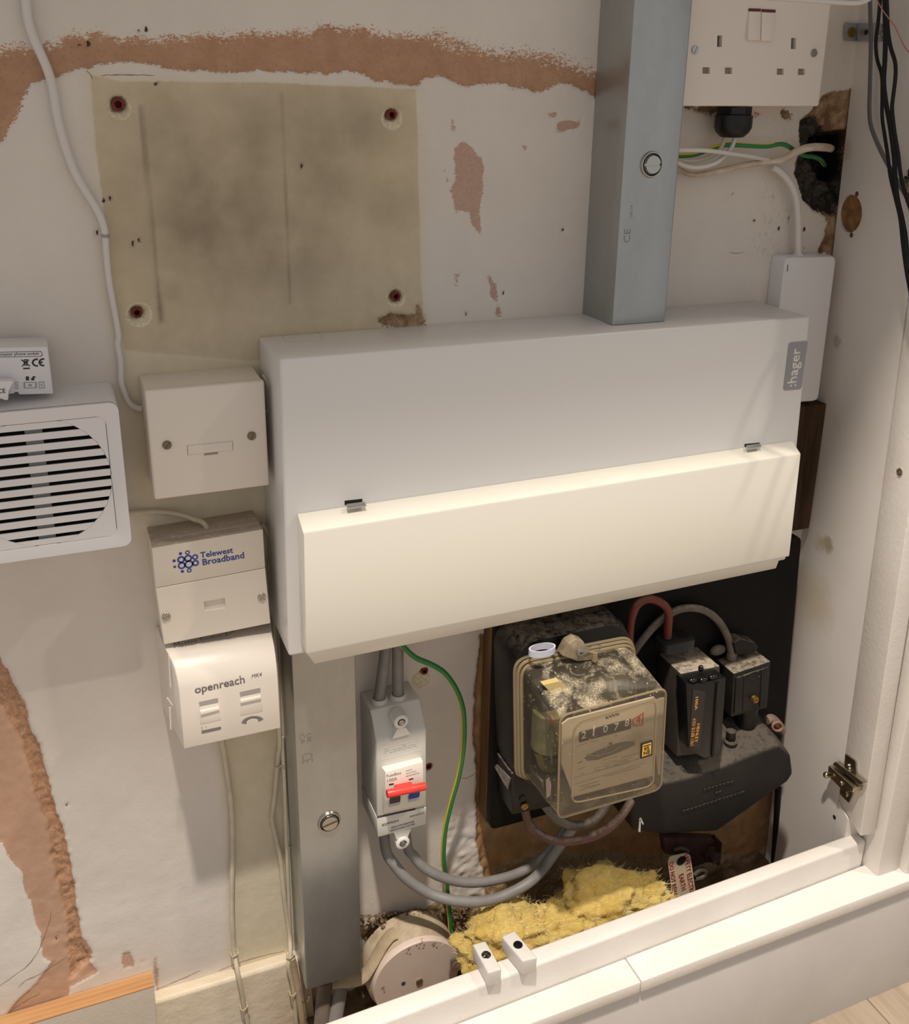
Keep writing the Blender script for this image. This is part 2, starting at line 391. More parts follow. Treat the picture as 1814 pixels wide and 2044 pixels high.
BAND = [(-60,125),(0,108),(60,95),(120,100),(135,78),(200,73),(300,78),(420,70),(520,70),(620,66),(640,52),(700,52),(760,64),(850,72),(900,82),(980,100),(1060,108),(1120,122),(1150,138),(1195,150),(1230,155),(1230,190),(1190,190),(1150,165),(1120,160),(1060,180),(1000,175),(930,170),(882,152),(842,156),(835,174),(780,164),(740,157),(680,148),(600,148),(560,148),(480,140),(380,140),(300,130),(260,131),(200,134),(150,138),(110,150),(60,165),(45,200),(30,235),(10,272),(0,282),(-60,330)]
GOUGE = [(-30,1270),(0,1292)]+K('c7',(20,280),(60,350),(110,440),(160,600),(215,720),(240,850),(270,960),(310,1080),(340,1210),(375,1400),(390,1520),(400,1620),(470,1690),(430,1720),(490,1790),(400,1830),(345,1860),(340,1900),(280,1955),(160,1990),(40,2030),(30,1990),(190,1830),(250,1740),(215,1720),(200,1600),(140,1450),(100,1300),(50,1240),(0,1150),(-60,1140))
CHAN = K('c7',(-10,230),(20,280),(60,350),(110,440),(160,600),(215,720),(240,850),(270,960),(310,1080),(340,1210),(375,1400),(390,1520),(400,1620),(450,1720),(350,1820),(340,1700),(325,1500),(300,1400),(260,1250),(245,1140),(235,1060),(190,960),(150,800),(110,660),(50,560),(10,480),(-20,470))
CREAM = [(182,150),(240,163),(420,163),(560,166),(700,172),(830,178),(834,300),(838,450),(840,560),(846,655),(860,700),(600,700),(620,1300),(640,2050),(470,2050),(466,1900),(458,1700),(440,1490),(400,1470),(330,1320),(300,1100),(262,1040),(255,840),(240,780),(228,650),(215,500),(205,400),(190,300),(184,200)]
SHEET = [(182,150),(240,163),(420,163),(560,166),(700,172),(830,178),(834,300),(838,450),(840,560),(846,655),(860,700),(500,720),(250,700),(228,650),(215,500),(205,400),(190,300),(184,200)]
PINK = [K('c2',(945,860),(1010,825),(1060,860),(1110,920),(1125,990),(1115,1120),(1100,1240),(1115,1380),(1060,1320),(1040,1230),(960,1240),(930,1110),(960,1060),(950,930)),
    K('c2',(1555,720),(1590,700),(1685,712),(1688,745),(1600,765),(1557,762)), K('c2',(1500,660),(1550,655),(1550,680),(1510,680)), K('c2',(940,700),(955,730),(955,765),(945,760)),
    K('c2',(890,970),(905,1010),(925,1070),(910,1060)), K('c2',(1155,1610),(1200,1660),(1215,1720),(1190,1850),(1230,1850),(1225,1800),(1165,1730)), K('c2',(1352,850),(1374,850),(1370,880),(1355,880)),
    K('c2',(955,1600),(985,1600),(965,1670),(955,1665)), K('f7',(1290,450),(1380,420),(1430,500),(1420,570),(1330,600),(1290,560)), K('f7',(1640,480),(1680,480),(1690,900),(1640,700))]
RBR = [(1640,186),(1712,178),(1712,260),(1695,420),(1667,508),(1636,505),(1648,470),(1655,440),(1630,420),(1600,390),(1590,345),(1598,300),(1600,240),(1625,222)]
RBR2 = K('d6',(100,800),(590,800),(720,880),(640,885),(560,850),(200,850)) ; RBR3 = K('d6',(830,840),(930,860),(900,920),(830,900))
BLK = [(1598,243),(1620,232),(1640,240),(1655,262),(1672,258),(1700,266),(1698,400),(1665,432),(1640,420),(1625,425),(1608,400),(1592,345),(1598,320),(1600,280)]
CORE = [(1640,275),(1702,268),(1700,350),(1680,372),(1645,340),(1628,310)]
LOWBR = [(958,1266),(985,1266),(1700,1100),(1700,2100),(1040,1900),(970,1790),(950,1660),(945,1450)]
DIRT = K('d3',(340,640),(520,560),(750,520),(860,480),(1100,470),(1200,300),(1400,200),(3200,200),(3200,1700),(-100,1700),(60,1060),(380,1060),(420,760))
nz = lambda s, o=4, k=0: fbm(X, Z, s, o, k)
A = {}
rag = 6*nz(90, 4, 3)+9*nz(28, 3, 8)
A['band'] = sdf(X, Z, BAND)+rag
mid_ = [(-100,140),(0,145),(130,112),(300,105),(560,108),(700,104),(880,118),(1000,140),(1100,150),(1250,176)]
mp = [P(q, 0) for q in mid_]; zmid = np.interp(X, [p.x for p in mp], [p.z for p in mp])
A['bandamp'] = 14+sst(Z-zmid, -.002, .006)*(30+45*sst(X, .14, .24))
A['gouge'] = sdf(X, Z, GOUGE)+rag*.7
A['chan'] = sdf(X, Z, CHAN)+5*nz(120, 3, 5)
A['cream'] = sdf(X, Z, CREAM)+6*nz(20, 3, 2); A['sheet'] = sdf(X, Z, SHEET)+1.5*nz(40, 3, 2)
pk = np.full(X.shape, -50.0)
for q in PINK: pk = np.maximum(pk, sdf(X, Z, q))
A['pink'] = pk+4*nz(150, 3, 9)
A['rbr'] = np.maximum(np.maximum(np.maximum(sdf(X, Z, RBR), sdf(X, Z, RBR2)), sdf(X, Z, RBR3)), sdf(X, Z, K('c2',(480,1890),(550,1850),(640,1838),(730,1845),(745,1790),(775,1890),(620,1905)))+1)+9*nz(90, 4, 11)
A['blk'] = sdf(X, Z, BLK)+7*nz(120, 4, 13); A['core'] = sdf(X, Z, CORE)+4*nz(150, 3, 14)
A['low'] = sdf(X, Z, LOWBR)+8*nz(60, 4, 15); A['dirt'] = sdf(X, Z, DIRT)+12*nz(50, 4, 17)
sm = np.zeros(X.shape)
for px_, r_, a_ in (((430,420),.06,.9),((520,300),.04,.7),((640,330),.045,.7),((720,260),.03,.7),((560,480),.05,.7),((770,400),.025,.5),((350,270),.03,.6),((420,560),.03,.4),((620,230),.03,.5),((300,480),.02,.3),((345,580),.012,.5),((260,830),.03,.3)):
    c = P(px_, 0); sm = np.maximum(sm, a_*np.exp(-((X-c.x)**2+(Z-c.z)**2)/(2*(r_*.75)**2)))
def streak(p0, p1, wd, amp):
    a, b = P(p0, 0), P(p1, 0); ex, ez = b.x-a.x, b.z-a.z; t = np.clip(((X-a.x)*ex+(Z-a.z)*ez)/(ex*ex+ez*ez), 0, 1)
    return amp*np.exp(-((X-a.x-t*ex)**2+(Z-a.z-t*ez)**2)/(2*wd*wd))
sm = np.maximum(sm, streak((281,215),(322,640),.0017,.95)); sm = np.maximum(sm, streak((560,185),(581,605),.0009,1.0)); sm = np.maximum(sm, streak((408,400),(424,595),.001,.5))
sm = np.maximum(sm, streak((240,320),(690,330),.012,.25))
A['smudge'] = sm
A['grime'] = np.maximum(sdf(X, Z, K('f6',(830,470),(1230,540),(1290,900),(1290,1420),(740,1420),(830,1000))), sdf(X, Z, K('d6',(700,820),(1010,830),(960,1180),(820,1230),(760,1000))))-4
PLUGS = [(K('c1',(688,608)), .0048, K('c1',(697,632)), .0078, 'top left'), (K('c1',(798,1822)), .0042, K('c1',(812,1835)), .0095, 'bottom left'), (K('c2',(590,668)), .0042, K('c2',(592,690)), .0085, 'top right'), (K('c2',(614,1728)), .0042, K('c2',(616,1732)), .0085, 'bottom right'),
         (K('d7',(684,278)), .0036, K('d7',(650,350)), .0095, 'earth'), (K('d7',(722,1162)), .0036, K('d7',(722,1162)), .004, 'switch')]
HOLES = [K('c1',(598,1172)), K('c1',(645,1160)), K('c1',(568,1360)), K('c1',(775,1420)), K('c1',(815,1400)), K('c1',(465,262)), K('c1',(515,255)), K('c1',(805,178)), K('c1',(852,172)), K('c2',(1690,702)), K('c2',(1240,1710)), K('c2',(1590,1335)), K('c2',(70,968)), K('c1',(905,482)), K('f6',(615,748)), K('f6',(890,560)), K('f6',(1085,1090)), K('f6',(1340,1100)), K('f6',(1340,1280)), K('f6',(840,1015)), K('f6',(1190,985)), K('c7',(330,962)), K('c7',(700,1735)), K('d1',(60,330)), K('c2',(1020,1830)), K('f5',(540,800)), K('f7',(600,305))]
cr = np.full(X.shape, 99.0); hl = np.full(X.shape, 99.0); Yd = np.zeros(X.shape)
for p, r, c, R, _ in PLUGS:
    a, b = P(p, 0), P(c, 0); dd = np.hypot(X-b.x, Z-b.z)+.0015*nz(260, 2, 21); cr = np.minimum(cr, (dd-R)*1000)
    Yd += .0022*(1-sst(dd, R*.55, R)); d2_ = np.hypot(X-a.x, Z-a.z); Yd += .006*(1-sst(d2_, r*.75, r*1.05))
for p in HOLES:
    a = P(p, 0); dd = np.hypot((X-a.x)*1.3, (Z-a.z)*.8)*1000+2.2*nz(400, 2, 22); hl = np.minimum(hl, dd-1.5)
A['crater'] = -cr; A['nick'] = -hl
# cracks: fine grooves
CRACKS = (K('f7',(545,0),(520,140),(450,330),(380,460),(270,590),(130,690),(0,790)), K('f7',(730,480),(600,560),(400,670),(270,730),(200,800)), K('f7',(0,1150),(150,1040),(300,940),(420,880)), K('c7',(780,1870),(900,1820),(990,1780)), K('f5',(60,1670),(240,1600),(520,1530)), K('f6',(580,1330),(650,1340),(720,1330)), K('c1',(500,410),(530,440),(535,465)), K('c1',(590,440),(720,436),(900,440)), K('d1',(0,1490),(60,1480),(150,1420)))
left = 1-sst(X, -.12, -.02)
Yd += .0005*nz(18, 3, 30)*2+.0004*nz(80, 3, 31)*sst(-Z, .28, .36)
Yd += sst(A['band'], -1, 1.5)*(.0018+.0012*nz(120, 3, 32)) + .0014*sst(A['band'], -4, 2)*nz(260, 3, 37)
Yd += sst(A['gouge'], -1, 1.5)*(.0012+.001*nz(150, 3, 33)) + sst(A['chan'], -1, 1.5)*(.003+.005*nz(260, 3, 34))
Yd += sst(A['pink'], -.5, 1)*(.0007+.001*nz(200, 3, 35))
Yd += sst(A['rbr'], -1, 2)*(.003+.004*nz(160, 3, 36))+sst(A['blk'], -2, 4)*(.010+.014*nz(110, 4, 38)+.009*nz(300, 3, 48))+sst(A['core'], -3, 6)*.03
Yd += sst(A['low'], -1, 3)*(.004+.004*nz(90, 3, 39))+sst(A['dirt'], -1, 4)*(-.002+.012*nz(70, 4, 40))
Yd += sst(A['nick'], -.5, .8)*.002 + sst(A['sheet'], -.5, .8)*.0006
plast = sst(-sdf(X, Z, [(930,1600),(960,1640),(975,1800),(880,1800),(890,1640)]), -1, 3)
Yd += (1-plast)*.004*nz(150, 3, 41)
hid = (X > .075) & (X < .5) & (Z > -.16) & (Z < .05)
nzv, nxv = X.shape
idx = np.arange(nzv*nxv).reshape(nzv, nxv)
F = np.stack([idx[:-1,:-1], idx[:-1,1:], idx[1:,1:], idx[1:,:-1]], -1).reshape(-1, 4)
V = np.stack([X, Yd, Z], -1).reshape(-1, 3)
me = bpy.data.meshes.new('wall_back'); me.vertices.add(len(V)); me.vertices.foreach_set('co', V.astype(np.float32).ravel())
me.loops.add(F.size); me.loops.foreach_set('vertex_index', F.astype(np.int32).ravel())
me.polygons.add(len(F)); me.polygons.foreach_set('loop_start', np.arange(0, F.size, 4, dtype=np.int32))
me.update(calc_edges=True); me.polygons.foreach_set('use_smooth', np.ones(len(F), bool))
for k, v in A.items(): at = me.attributes.new(k, 'FLOAT', 'POINT'); at.data.foreach_set('value', v.astype(np.float32).ravel())
def wall_mat():
    t = NT('old_painted_plaster')
    n1 = t.noise(9, 4, .6); n2 = t.noise(420, 5, .7); n3 = t.noise(60, 5, .65); nst = t.noise(60, 5, .75, (4, 4, 14), .6); spk = t.noise(240, 4, .7)
    c = t.mix(t.rng(n1, .35, .65), (214,205,196), (222,214,205))
    c = t.mix(t.math('MULTIPLY', t.rng(spk, .70, .74), .5), c, (170,146,124))
    brush = t.math('ADD', t.math('MULTIPLY', t.noise(150, 4, .8, (1, 1, 2.2), 1.5), .6), t.math('MULTIPLY', t.noise(520, 3, .7, (1, 1, 1.6), .8), .4))
    def lay(c, name, col, w=.4, amp=3.0, ns=None):
        v = t.math('ADD', t.attr(name), t.math('MULTIPLY', t.math('SUBTRACT', ns or n2, .5), amp))
        return t.mix(t.rng(v, -w, w), c, col)
    sm_ = t.math('MULTIPLY', t.attr('smudge'), t.rng(t.noise(24, 4, .5), .3, .65, .45, 1.05))
    cream = t.mix(t.rng(n3, .35, .65), (215,204,181), (208,196,171))
    c = lay(c, 'cream', cream, 9, 6, n3)
    c = lay(c, 'sheet', t.mix(sm_, t.mix(t.rng(n3, .35, .65), (207,192,165), (198,183,155)), (136,121,101)), .7, 3)
    c = t.mix(t.math('MULTIPLY', t.rng(t.attr('grime'), -6, 10), t.rng(t.noise(170, 6, .8, (1.6, 1, .6), 1.2), .53, .66, 0, .55)), c, (128,114,98))
    gy = t.mix(t.rng(n3, .3, .7), (198,162,138), (186,148,122)); c = lay(c, 'gouge', gy, .3, 6, nst)
    c = lay(c, 'chan', t.mix(t.rng(n2, .35, .65), (166,122,90), (200,160,128)), .4, 4)
    bc = t.mix(t.rng(n3, .3, .7), (186,146,116), (172,130,100)); c = lay(c, 'band', t.mix(t.rng(n2, .5, .7, 0, .5), bc, (148,108,80)), .22, t.attr('bandamp'), brush)
    c = lay(c, 'pink', t.mix(t.rng(n2, .3, .7), (196,164,148), (178,146,128)), .25, 9, nst)
    c = lay(c, 'low', t.mix(t.rng(n3, .3, .7), (178,140,98), (144,110,74)), 1, 8)
    c = lay(c, 'dirt', t.mix(t.rng(n2, .3, .7), (172,150,120), (116,94,68)), 1, 8)
    c = lay(c, 'rbr', t.mix(t.rng(n3, .4, .6), (176,146,114), (112,82,56)), .5, 10)
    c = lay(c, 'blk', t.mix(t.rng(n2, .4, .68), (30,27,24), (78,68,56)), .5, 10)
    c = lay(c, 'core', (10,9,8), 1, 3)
    c = lay(c, 'crater', t.mix(t.rng(n2, .4, .7), (226,216,188), (190,172,140)), .3, 1)
    c = lay(c, 'nick', (74,48,32), .3, 3)
    t.color(c); t.rough(t.rng(n3, .3, .7, .42, .6)); t.b.inputs['Specular IOR Level'].default_value = .4
    t.bump(t.math('ADD', t.math('MULTIPLY', n2, .35), n3), .0007, .7); return t.m
wall = link('wall_back', me, wall_mat(), None, Vector((0,0,0))); wall['kind'] = 'structure'
OFF['wall_back'] = Vector((0,0,0))
def wall_y(p): return Yd[np.abs(zs-p.z).argmin(), np.abs(xs-p.x).argmin()]
for path in CRACKS:
    pts = smooth([P(q, 0) for q in path], 8); pts = [Vector((p.x+.0005*noise.noise(p*260), wall_y(p)-.0001, p.z+.0005*noise.noise(p*260+Vector((5,0,0))))) for p in pts]
    part('crack', MB().tube(pts, lambda t: .00012+.00022*math.sin(math.pi*min(1,max(0,t)))*(.6+.4*math.sin(t*23)), 5, sub=1), mat('crack_brown', (128,108,90), .9), wall)
for p, r, c, R, nm in PLUGS:
    a = P(p, 0)
    lb = {'top left':'red wall plug in the top left hole of the bare cream wall patch', 'bottom left':'red wall plug in the bottom left hole of the bare cream wall patch', 'top right':'red wall plug in the top right hole of the bare cream wall patch', 'bottom right':'red wall plug in the bottom right hole of the bare cream wall patch',
          'earth':'broken red wall plug in chipped plaster behind the green and yellow wire', 'switch':'red wall plug half hidden at the right edge of the grey isolator switch'}[nm]
    n = 14; mb = MB()
    prof = [(r*.95, -.002), (r*.92, .0005), (r*.72, .0012), (r*.5, .0004), (r*.48, -.006)]
    rings = []
    for rr, h in prof: rings.append([a+Vector((math.cos(2*math.pi*i/n)*rr*(1+.12*math.sin(i*2.3)), -h, math.sin(2*math.pi*i/n)*rr*(1+.12*math.cos(i*3.1)))) for i in range(n)])
    mb.loft(rings, False, True); solo('wall_plug', mb, RED_PLUG, lb, 'wall plug', 'red wall plugs')

# ------------------------------------------------------------------ cupboard shell: panel, stile, rails, floor, top
ztop, zbot, yf = .78, -.63, -.1085
def pp(y, z, h=0): return Vector((panel_x(y, z)-h, y, z))
quad = [pp(0, zbot), pp(yf, zbot), pp(yf, ztop), pp(0, ztop)]
hc = PX(K('c3',(1492,1165))); ev = Vector((PC,1,0)).normalized(); eh = PN.cross(ev).normalized()
N_ = 48
circ = [hc+ev*math.cos(2*math.pi*i/N_)*.0172+eh*math.sin(2*math.pi*i/N_)*.0172 for i in range(N_)]
def to_rect(c, p):
    dy, dz = p.y-c.y, p.z-c.z; t = 1e9
    if dy > 1e-9: t = min(t, (0-c.y)/dy)
    if dy < -1e-9: t = min(t, (yf-c.y)/dy)
    if dz > 1e-9: t = min(t, (ztop-c.z)/dz)
    if dz < -1e-9: t = min(t, (zbot-c.z)/dz)
    return pp(c.y+dy*t, c.z+dz*t)
outer = [to_rect(hc, p) for p in circ]
# snap nearest samples to the corners
for q in quad:
    k = min(range(N_), key=lambda i: (outer[i]-q).length); outer[k] = q
mb = MB(); th = Vector((.018,0,0))
mb.loft([[p+th for p in outer], outer, circ, [p-PN*.0035 for p in circ]], True, True)
wr = struct('wall_right', mb, W_PANEL)
part('hinge_cup_hole', MB().lathe(hc-PN*.0033, PN, [(.0168,0),(.0168,.0006)], 32), mat('raw_chipboard', (150,112,70), .8, c2=(112,80,48), ns=120), wr, 'bare brown chipboard in the round hinge hole')
for q in (K('c3',(1530,1058)), K('c3',(1500,1282)), K('e2',(320,1930))):
    part('screw_hole', MB().lathe(PX(q), PN, [(.0024,-.001),(.0024,.0002),(.0001,.0002)], 14), HOLE if q[1] > 1000 else mat('hole_brown', (92,64,44), .8), wr)
# stile (face frame) flush with the panel
zs_b = PX(K('d5',(415,1790))).z
st_x0 = lambda y, z: panel_x(y, z)
y0, y1 = yf-.0008, -.147; zb0 = -.4455; zb1 = -.461
a0 = [pp(y0, zb0), pp(y1, zb1), pp(y1, zb1)+Vector((.021,0,-.003)), pp(y0, zb0)+Vector((.021,0,-.003))]
a1 = [Vector((panel_x(p.y, ztop)+(.021 if i > 1 else 0), p.y, ztop)) for i, p in enumerate(a0)]
fy_ = -.1265
struct('trim_6', MB().loft([[pp(y0,-.63), pp(fy_,-.63), pp(fy_,-.63)+th, pp(y0,-.63)+th], [pp(y0,-.4475), pp(fy_,-.456), pp(fy_,-.456)+th, pp(y0,-.4475)+th]]), W_PANEL)
struct('trim_1', MB().loft([a0, a1]), W_PAINT, bevel=.0015)
# outer posts right of the stile
x2 = .6235
struct('trim_2', MB().box((x2+.0005,-.157,-.52),(x2+.030,-.11,ztop)), W_PAINT, bevel=.003)
struct('trim_3', MB().box((x2+.0305,-.166,-.52),(x2+.14,-.11,ztop)), W_PAINT, bevel=.004)
# bottom rail of the cupboard
ZR = -.48
rb = [PZ((638,2044), ZR), PZ((1100,1873), ZR), PZ((1640,1684), ZR)]; rf = [PZ((759,2044), ZR), PZ((1100,1912), ZR), PZ((1745,1672), ZR)]
def line_y(p, q, x): return p.y+(q.y-p.y)*(x-p.x)/(q.x-p.x)
XL, XR = -.55, .6225
by0, by1 = line_y(rb[0], rb[2], XL), line_y(rb[0], rb[2], XR); fy0, fy1 = line_y(rf[0], rf[2], XL), line_y(rf[0], rf[2], XR)
def beam(x0, x1, b0, b1, f0, f1, zt, zb): return MB().loft([[Vector((x0,b0,zb)),Vector((x0,f0,zb)),Vector((x0,f0,zt)),Vector((x0,b0,zt))],[Vector((x1,b1,zb)),Vector((x1,f1,zb)),Vector((x1,f1,zt)),Vector((x1,b1,zt))]])
struct('trim_4', beam(XL, XR, by0, by1, fy0, fy1, ZR, -.66), W_PAINT, bevel=.003, seg=3)
ZL = -.511
lf = [PZ((1100,2028), ZL), PZ((1814,1759), ZL)]
ly0, ly1 = line_y(lf[0], lf[1], XL), line_y(lf[0], lf[1], .9)
fyr = fy0+(fy1-fy0)*(.9-XL)/(XR-XL)
xj = PZ((1268,1942), ZL).x; LY = lambda a, b, x: a+(b-a)*(x-XL)/(.9-XL)
struct('trim_5', beam(XL, xj-.0004, fy0-.001, LY(fy0,fyr,xj)-.001, ly0, LY(ly0,ly1,xj), ZL, ZL-.013), W_PAINT, bevel=.0015)
struct('trim_7', beam(xj+.0004, .9, LY(fy0,fyr,xj)-.001, fyr-.001, LY(ly0,ly1,xj), ly1, ZL+.0004, ZL-.013), W_PAINT, bevel=.0015)
kx = .004
struct('baseboard_front', beam(XL, .9, fy0-.002, fyr-.002, ly0+kx, ly1+kx, ZL-.0135, -.70), mat('kickboard_paint', (206,203,200), .5, c2=(198,194,191), ns=8, bump=.0002, bs=120), bevel=.001)
kf = [PZ((1651,2044), -.665)]
fz = -.665
kc = P((1736,1990), -ly1+.004).x
flo = struct('floor', MB().box((-.9,-2.2,fz-.03),(1.6,ly0+.04,fz-.012)), DKWOOD)
sx = PZ(K('d4',(1615,1115)), fz).x
for i in range(-8, 5):
    x0 = sx+i*.19
    part('floor_plank', MB().box((x0+.0006,-1.2+.13*(i%3),fz-.012),(x0+.1894,ly0+.035,fz-random.random()*.0006)), OAK, flo, bevel=.0008)
    part('floor_plank', MB().box((x0+.0006,-2.2,fz-.012),(x0+.1894,-1.2012+.13*(i%3),fz-random.random()*.0006)), OAK, flo, bevel=.0008)
struct('ceiling', MB().box((-.95,-.39,.775),(1.0,.02,.80)), W_PAINT)
# void floor behind the rail
vo = MB(); n1, n2 = 90, 16; g = []
for j in range(n2+1):
    for i in range(n1+1):
        x = .02+.60*i/n1; y = .01-.15*j/n2
        g.append(vo.bm.verts.new((x, y, -.635+.02*noise.fractal(Vector((x*18,y*18,1)), 1, 2, 4)+(.018 if y > -.03 else 0))))
for j in range(n2):
    for i in range(n1): vo.bm.faces.new((g[j*(n1+1)+i], g[j*(n1+1)+i+1], g[(j+1)*(n1+1)+i+1], g[(j+1)*(n1+1)+i]))
ru = link('rubble_bed', vo.mesh('rubble_bed', Vector((0,0,0))), RUBBLE, None, Vector((0,0,0))); ru['kind'] = 'stuff'; tag(ru, 'brown dust and rubble lying in the gap behind the white rail', 'rubble')
cb = MB()
for i in range(260):
    q = (random.uniform(715,960), 0); px_ = (q[0], 1835-.10*(q[0]-715)+random.uniform(-8,22)); c = P(px_, random.uniform(.002,.016)); r = random.uniform(.0006,.0026)
    m_ = Matrix.Translation(c) @ Matrix.Rotation(random.random()*6, 4, (random.random(),random.random(),1)) @ Matrix.Diagonal((r, r*.8, r*.6, 1))
    bmesh.ops.create_icosphere(cb.bm, subdivisions=1, radius=1, matrix=m_)
ch = link('plaster_crumbs', cb.mesh('plaster_crumbs', Vector((0,0,0)), sharp=20), RUBBLE, None, Vector((0,0,0))); ch['kind'] = 'stuff'; tag(ch, 'crumbs of broken plaster on the ledge behind the round junction box', 'rubble')
# skirting and cut board, bottom left
sk = [((300,1981),(612,1890),.0), ((304,1997),(616,1903),.011), ((305,2006),(617,1912),.0135), ((335,2330),(645,2230),.0135)]
struct('baseboard_back', MB().stations(sk), mat('old_skirting_paint', (220,208,188), .5, c2=(206,192,168), ns=20, bump=.0012, bs=70, stain=((176,158,130),60,.66)), bevel=.001)
bt = [K('f7',(1640,800)), (-220,2131), (-220,2500), (330,2300)]
bd = thing('pine_board', at_loc(P((150,2044), 0)), 'painted board with a raw orange pine top edge, against the wall below the brown gouge', 'board')
part('board', MB().slab(bt, .018, .0), mat('board_paint', (214,203,188), .5, c2=(204,192,176), ns=12, bump=.0003), bd)
f0, f1 = P(bt[0], .018), P(bt[1], .018); e = Vector((0,.0175,0)); up1 = Vector((0,0,.0012))
part('raw_edge', MB().loft([[f0, f1, f1+e, f0+e], [f0+up1, f1+up1, f1+e+up1, f0+e+up1]]), PINE, bd, 'raw orange pine edge')

# ------------------------------------------------------------------ consumer unit
DC = .0733
TL, TR, BL, BR = (557.9,717.7), (1617.5,631.5), (576.5,1311), (1569,1118)
cu = thing('consumer_unit', Vector((.28,0,-.18)), 'wide white metal fuse box with a drop-down front flap, grey badge at its upper right', 'fuse box')
body = part('enclosure', MB().slab([TL, TR, BR, BL], DC), W_STEEL, cu, bevel=.0022, seg=3)
lid_st = [(K('c5',(243,1104)), K('c6',(1176,873)), DC+.0004), (K('c5',(272,1200)), K('c6',(1221,942)), .0930), (K('c5',(276,1212)), K('c6',(1222,952)), .0937), (K('c5',(289,1822)), K('c6',(1161,1497)), .0937), (K('c5',(292,1832)), K('c6',(1159,1503)), .0930)]
part('cover_flap', MB().stations(lid_st, DC+.0003), W_LID, cu, bevel=.0006)
part('flap_lip', MB().stations([(K('c5',(294,1830)), K('c6',(1112,1512)), .0915), (K('c5',(332,1880)), K('c6',(1090,1570)), .0815)], DC+.0003), W_LID, cu, bevel=.0008)
for pts in (K('c5',(487,1036),(578,1026),(578,1044),(487,1058)), K('c6',(918,892),(1000,884),(1000,896),(920,908))):
    part('hinge_slot', MB().slab(pts, DC+.0003, DC-.001), HOLE, cu)
for pts in (K('c5',(497,1056),(588,1044),(596,1062),(500,1077)), K('c6',(926,902),(1000,892),(1004,908),(932,920))):
    a, b, c, d = [P(q, .0765) for q in pts]; c = P(pts[2], .0815); d = P(pts[3], .0815)
    nrm = (b-a).cross(d-a).normalized(); nrm = nrm if nrm.y < 0 else -nrm
    mb = MB().prism([a, b, c, d], nrm*.0007); mb.tube([d+nrm*.0006, c+nrm*.0006], .0011, 8, sub=1); mb.tube([(a+d)/2+nrm*.0006, (b+c)/2+nrm*.0006], .0009, 8, sub=1)
    part('hinge_clip', mb, STEEL, cu, 'bright metal hinge clip')
bad = part('badge', MB().loft([rpoly([P(q, DC+.0004) for q in K('c6',(1160,338),(1263,328),(1228,592),(1128,601))], .003), rpoly([P(q, DC-.0005) for q in K('c6',(1160,338),(1263,328),(1228,592),(1128,601))], .003)]), BADGE, cu, 'grey badge')
text(':hager', K('c6',(1198,576)), K('c6',(1224,366)), DC+.0004, WHITE_PRINT, bad, ys=1.0, bold=.012)
ko = rpoly([Vector((p.x, p.y, P(TL, DC).z)) for p in (PZ(q, P(TL, DC).z) for q in K('c5',(160,178),(350,160),(378,205),(180,216)))], .004)
kc_ = sum(ko, Vector())/len(ko); part('knockout', MB().ring([p+Vector((0,0,.00015)) for p in ko], [kc_+(p-kc_)*.975+Vector((0,0,.00015)) for p in ko], Vector((0,0,-.0005))), mat('knockout_line', (186,182,176), .5), cu)

# ------------------------------------------------------------------ galvanised trunking
def trunk(name, x0, x1, zb, zt, label, lock, lz, grp):
    t = thing(name, Vector(((x0+x1)/2,0,zb)), label, 'trunking', grp); d = .0515; tk = .0012
    ch = MB()
    ch.box((x0+.0008,-.0485,zb),(x0+.0008+tk,-.0002,zt)); ch.box((x1-.0008-tk,-.0485,zb),(x1-.0008,-.0002,zt)); ch.box((x0+.0021,-.0014,zb),(x1-.0021,-.0002,zt))
    part('channel', ch, GALV, t)
    cv = MB(); r = .0018
    prof = [(x0,-.040),(x0,-d+r),(x0+r*.3,-d+r*.3),(x0+r,-d),(x1-r,-d),(x1-r*.3,-d+r*.3),(x1,-d+r),(x1,-.040),(x1-.0007,-.040),(x1-.0007,-d+r),(x1-r,-d+.0008),(x0+r,-d+.0008),(x0+.0007,-d+r),(x0+.0007,-.040)]
    cv.loft([[Vector((a,b,zb+.0004)) for a,b in prof], [Vector((a,b,zt)) for a,b in prof]])
    part('cover', cv, GALV, t)
    c = P(lock, d); R = .0101
    part('lock_ring', MB().lathe(c, Y, [(R*1.04,-.0002),(R*1.02,.0008),(R*.95,.0022),(R*.88,.0022),(R*.80,.0004),(R*.80,-.0002)], 32), STEEL, t)
    part('lock_recess', MB().lathe(c, Y, [(R*.8,-.0003),(R*.8,.0003),(.0001,.0003)], 24), DKGREY, t); screw(c+Y*.0003, R*.72, Y, t, STEEL, 'slot', 0.02 if lz else .22, name='lock_screw', h=.0032)
    return t
CUtop = P(TL, DC).z
tu = trunk('trunking', P((1221.4,651.6), .0515).x, P((1327.5,645), .0515).x, CUtop+.0003, .55, 'square galvanised steel trunking rising from the top of the white fuse box', K('c3',(408,897)), 1, 'galvanised trunking')
tl_x0, tl_x1 = P((611,1977), .0515).x+.0002, P((722,1944), .0515).x
tl = trunk('trunking', tl_x0, tl_x1, P((611,1977), .0515).z, P(BL, DC).z-.002+.001, 'square galvanised steel trunking running down from under the white fuse box', K('e7',(462,1440)), 0, 'galvanised trunking')
dT = .0516
text('UK', K('e7',(185,395)), K('e7',(195,510)), dT, FAINT, tl, ys=.8, th=.00005); text('CA', K('e7',(105,400)), K('e7',(120,520)), dT, FAINT, tl, ys=.8, th=.00005); text('CE', K('e7',(130,640)), K('e7',(140,755)), dT, FAINT, tl, ys=1.6, th=.00005)
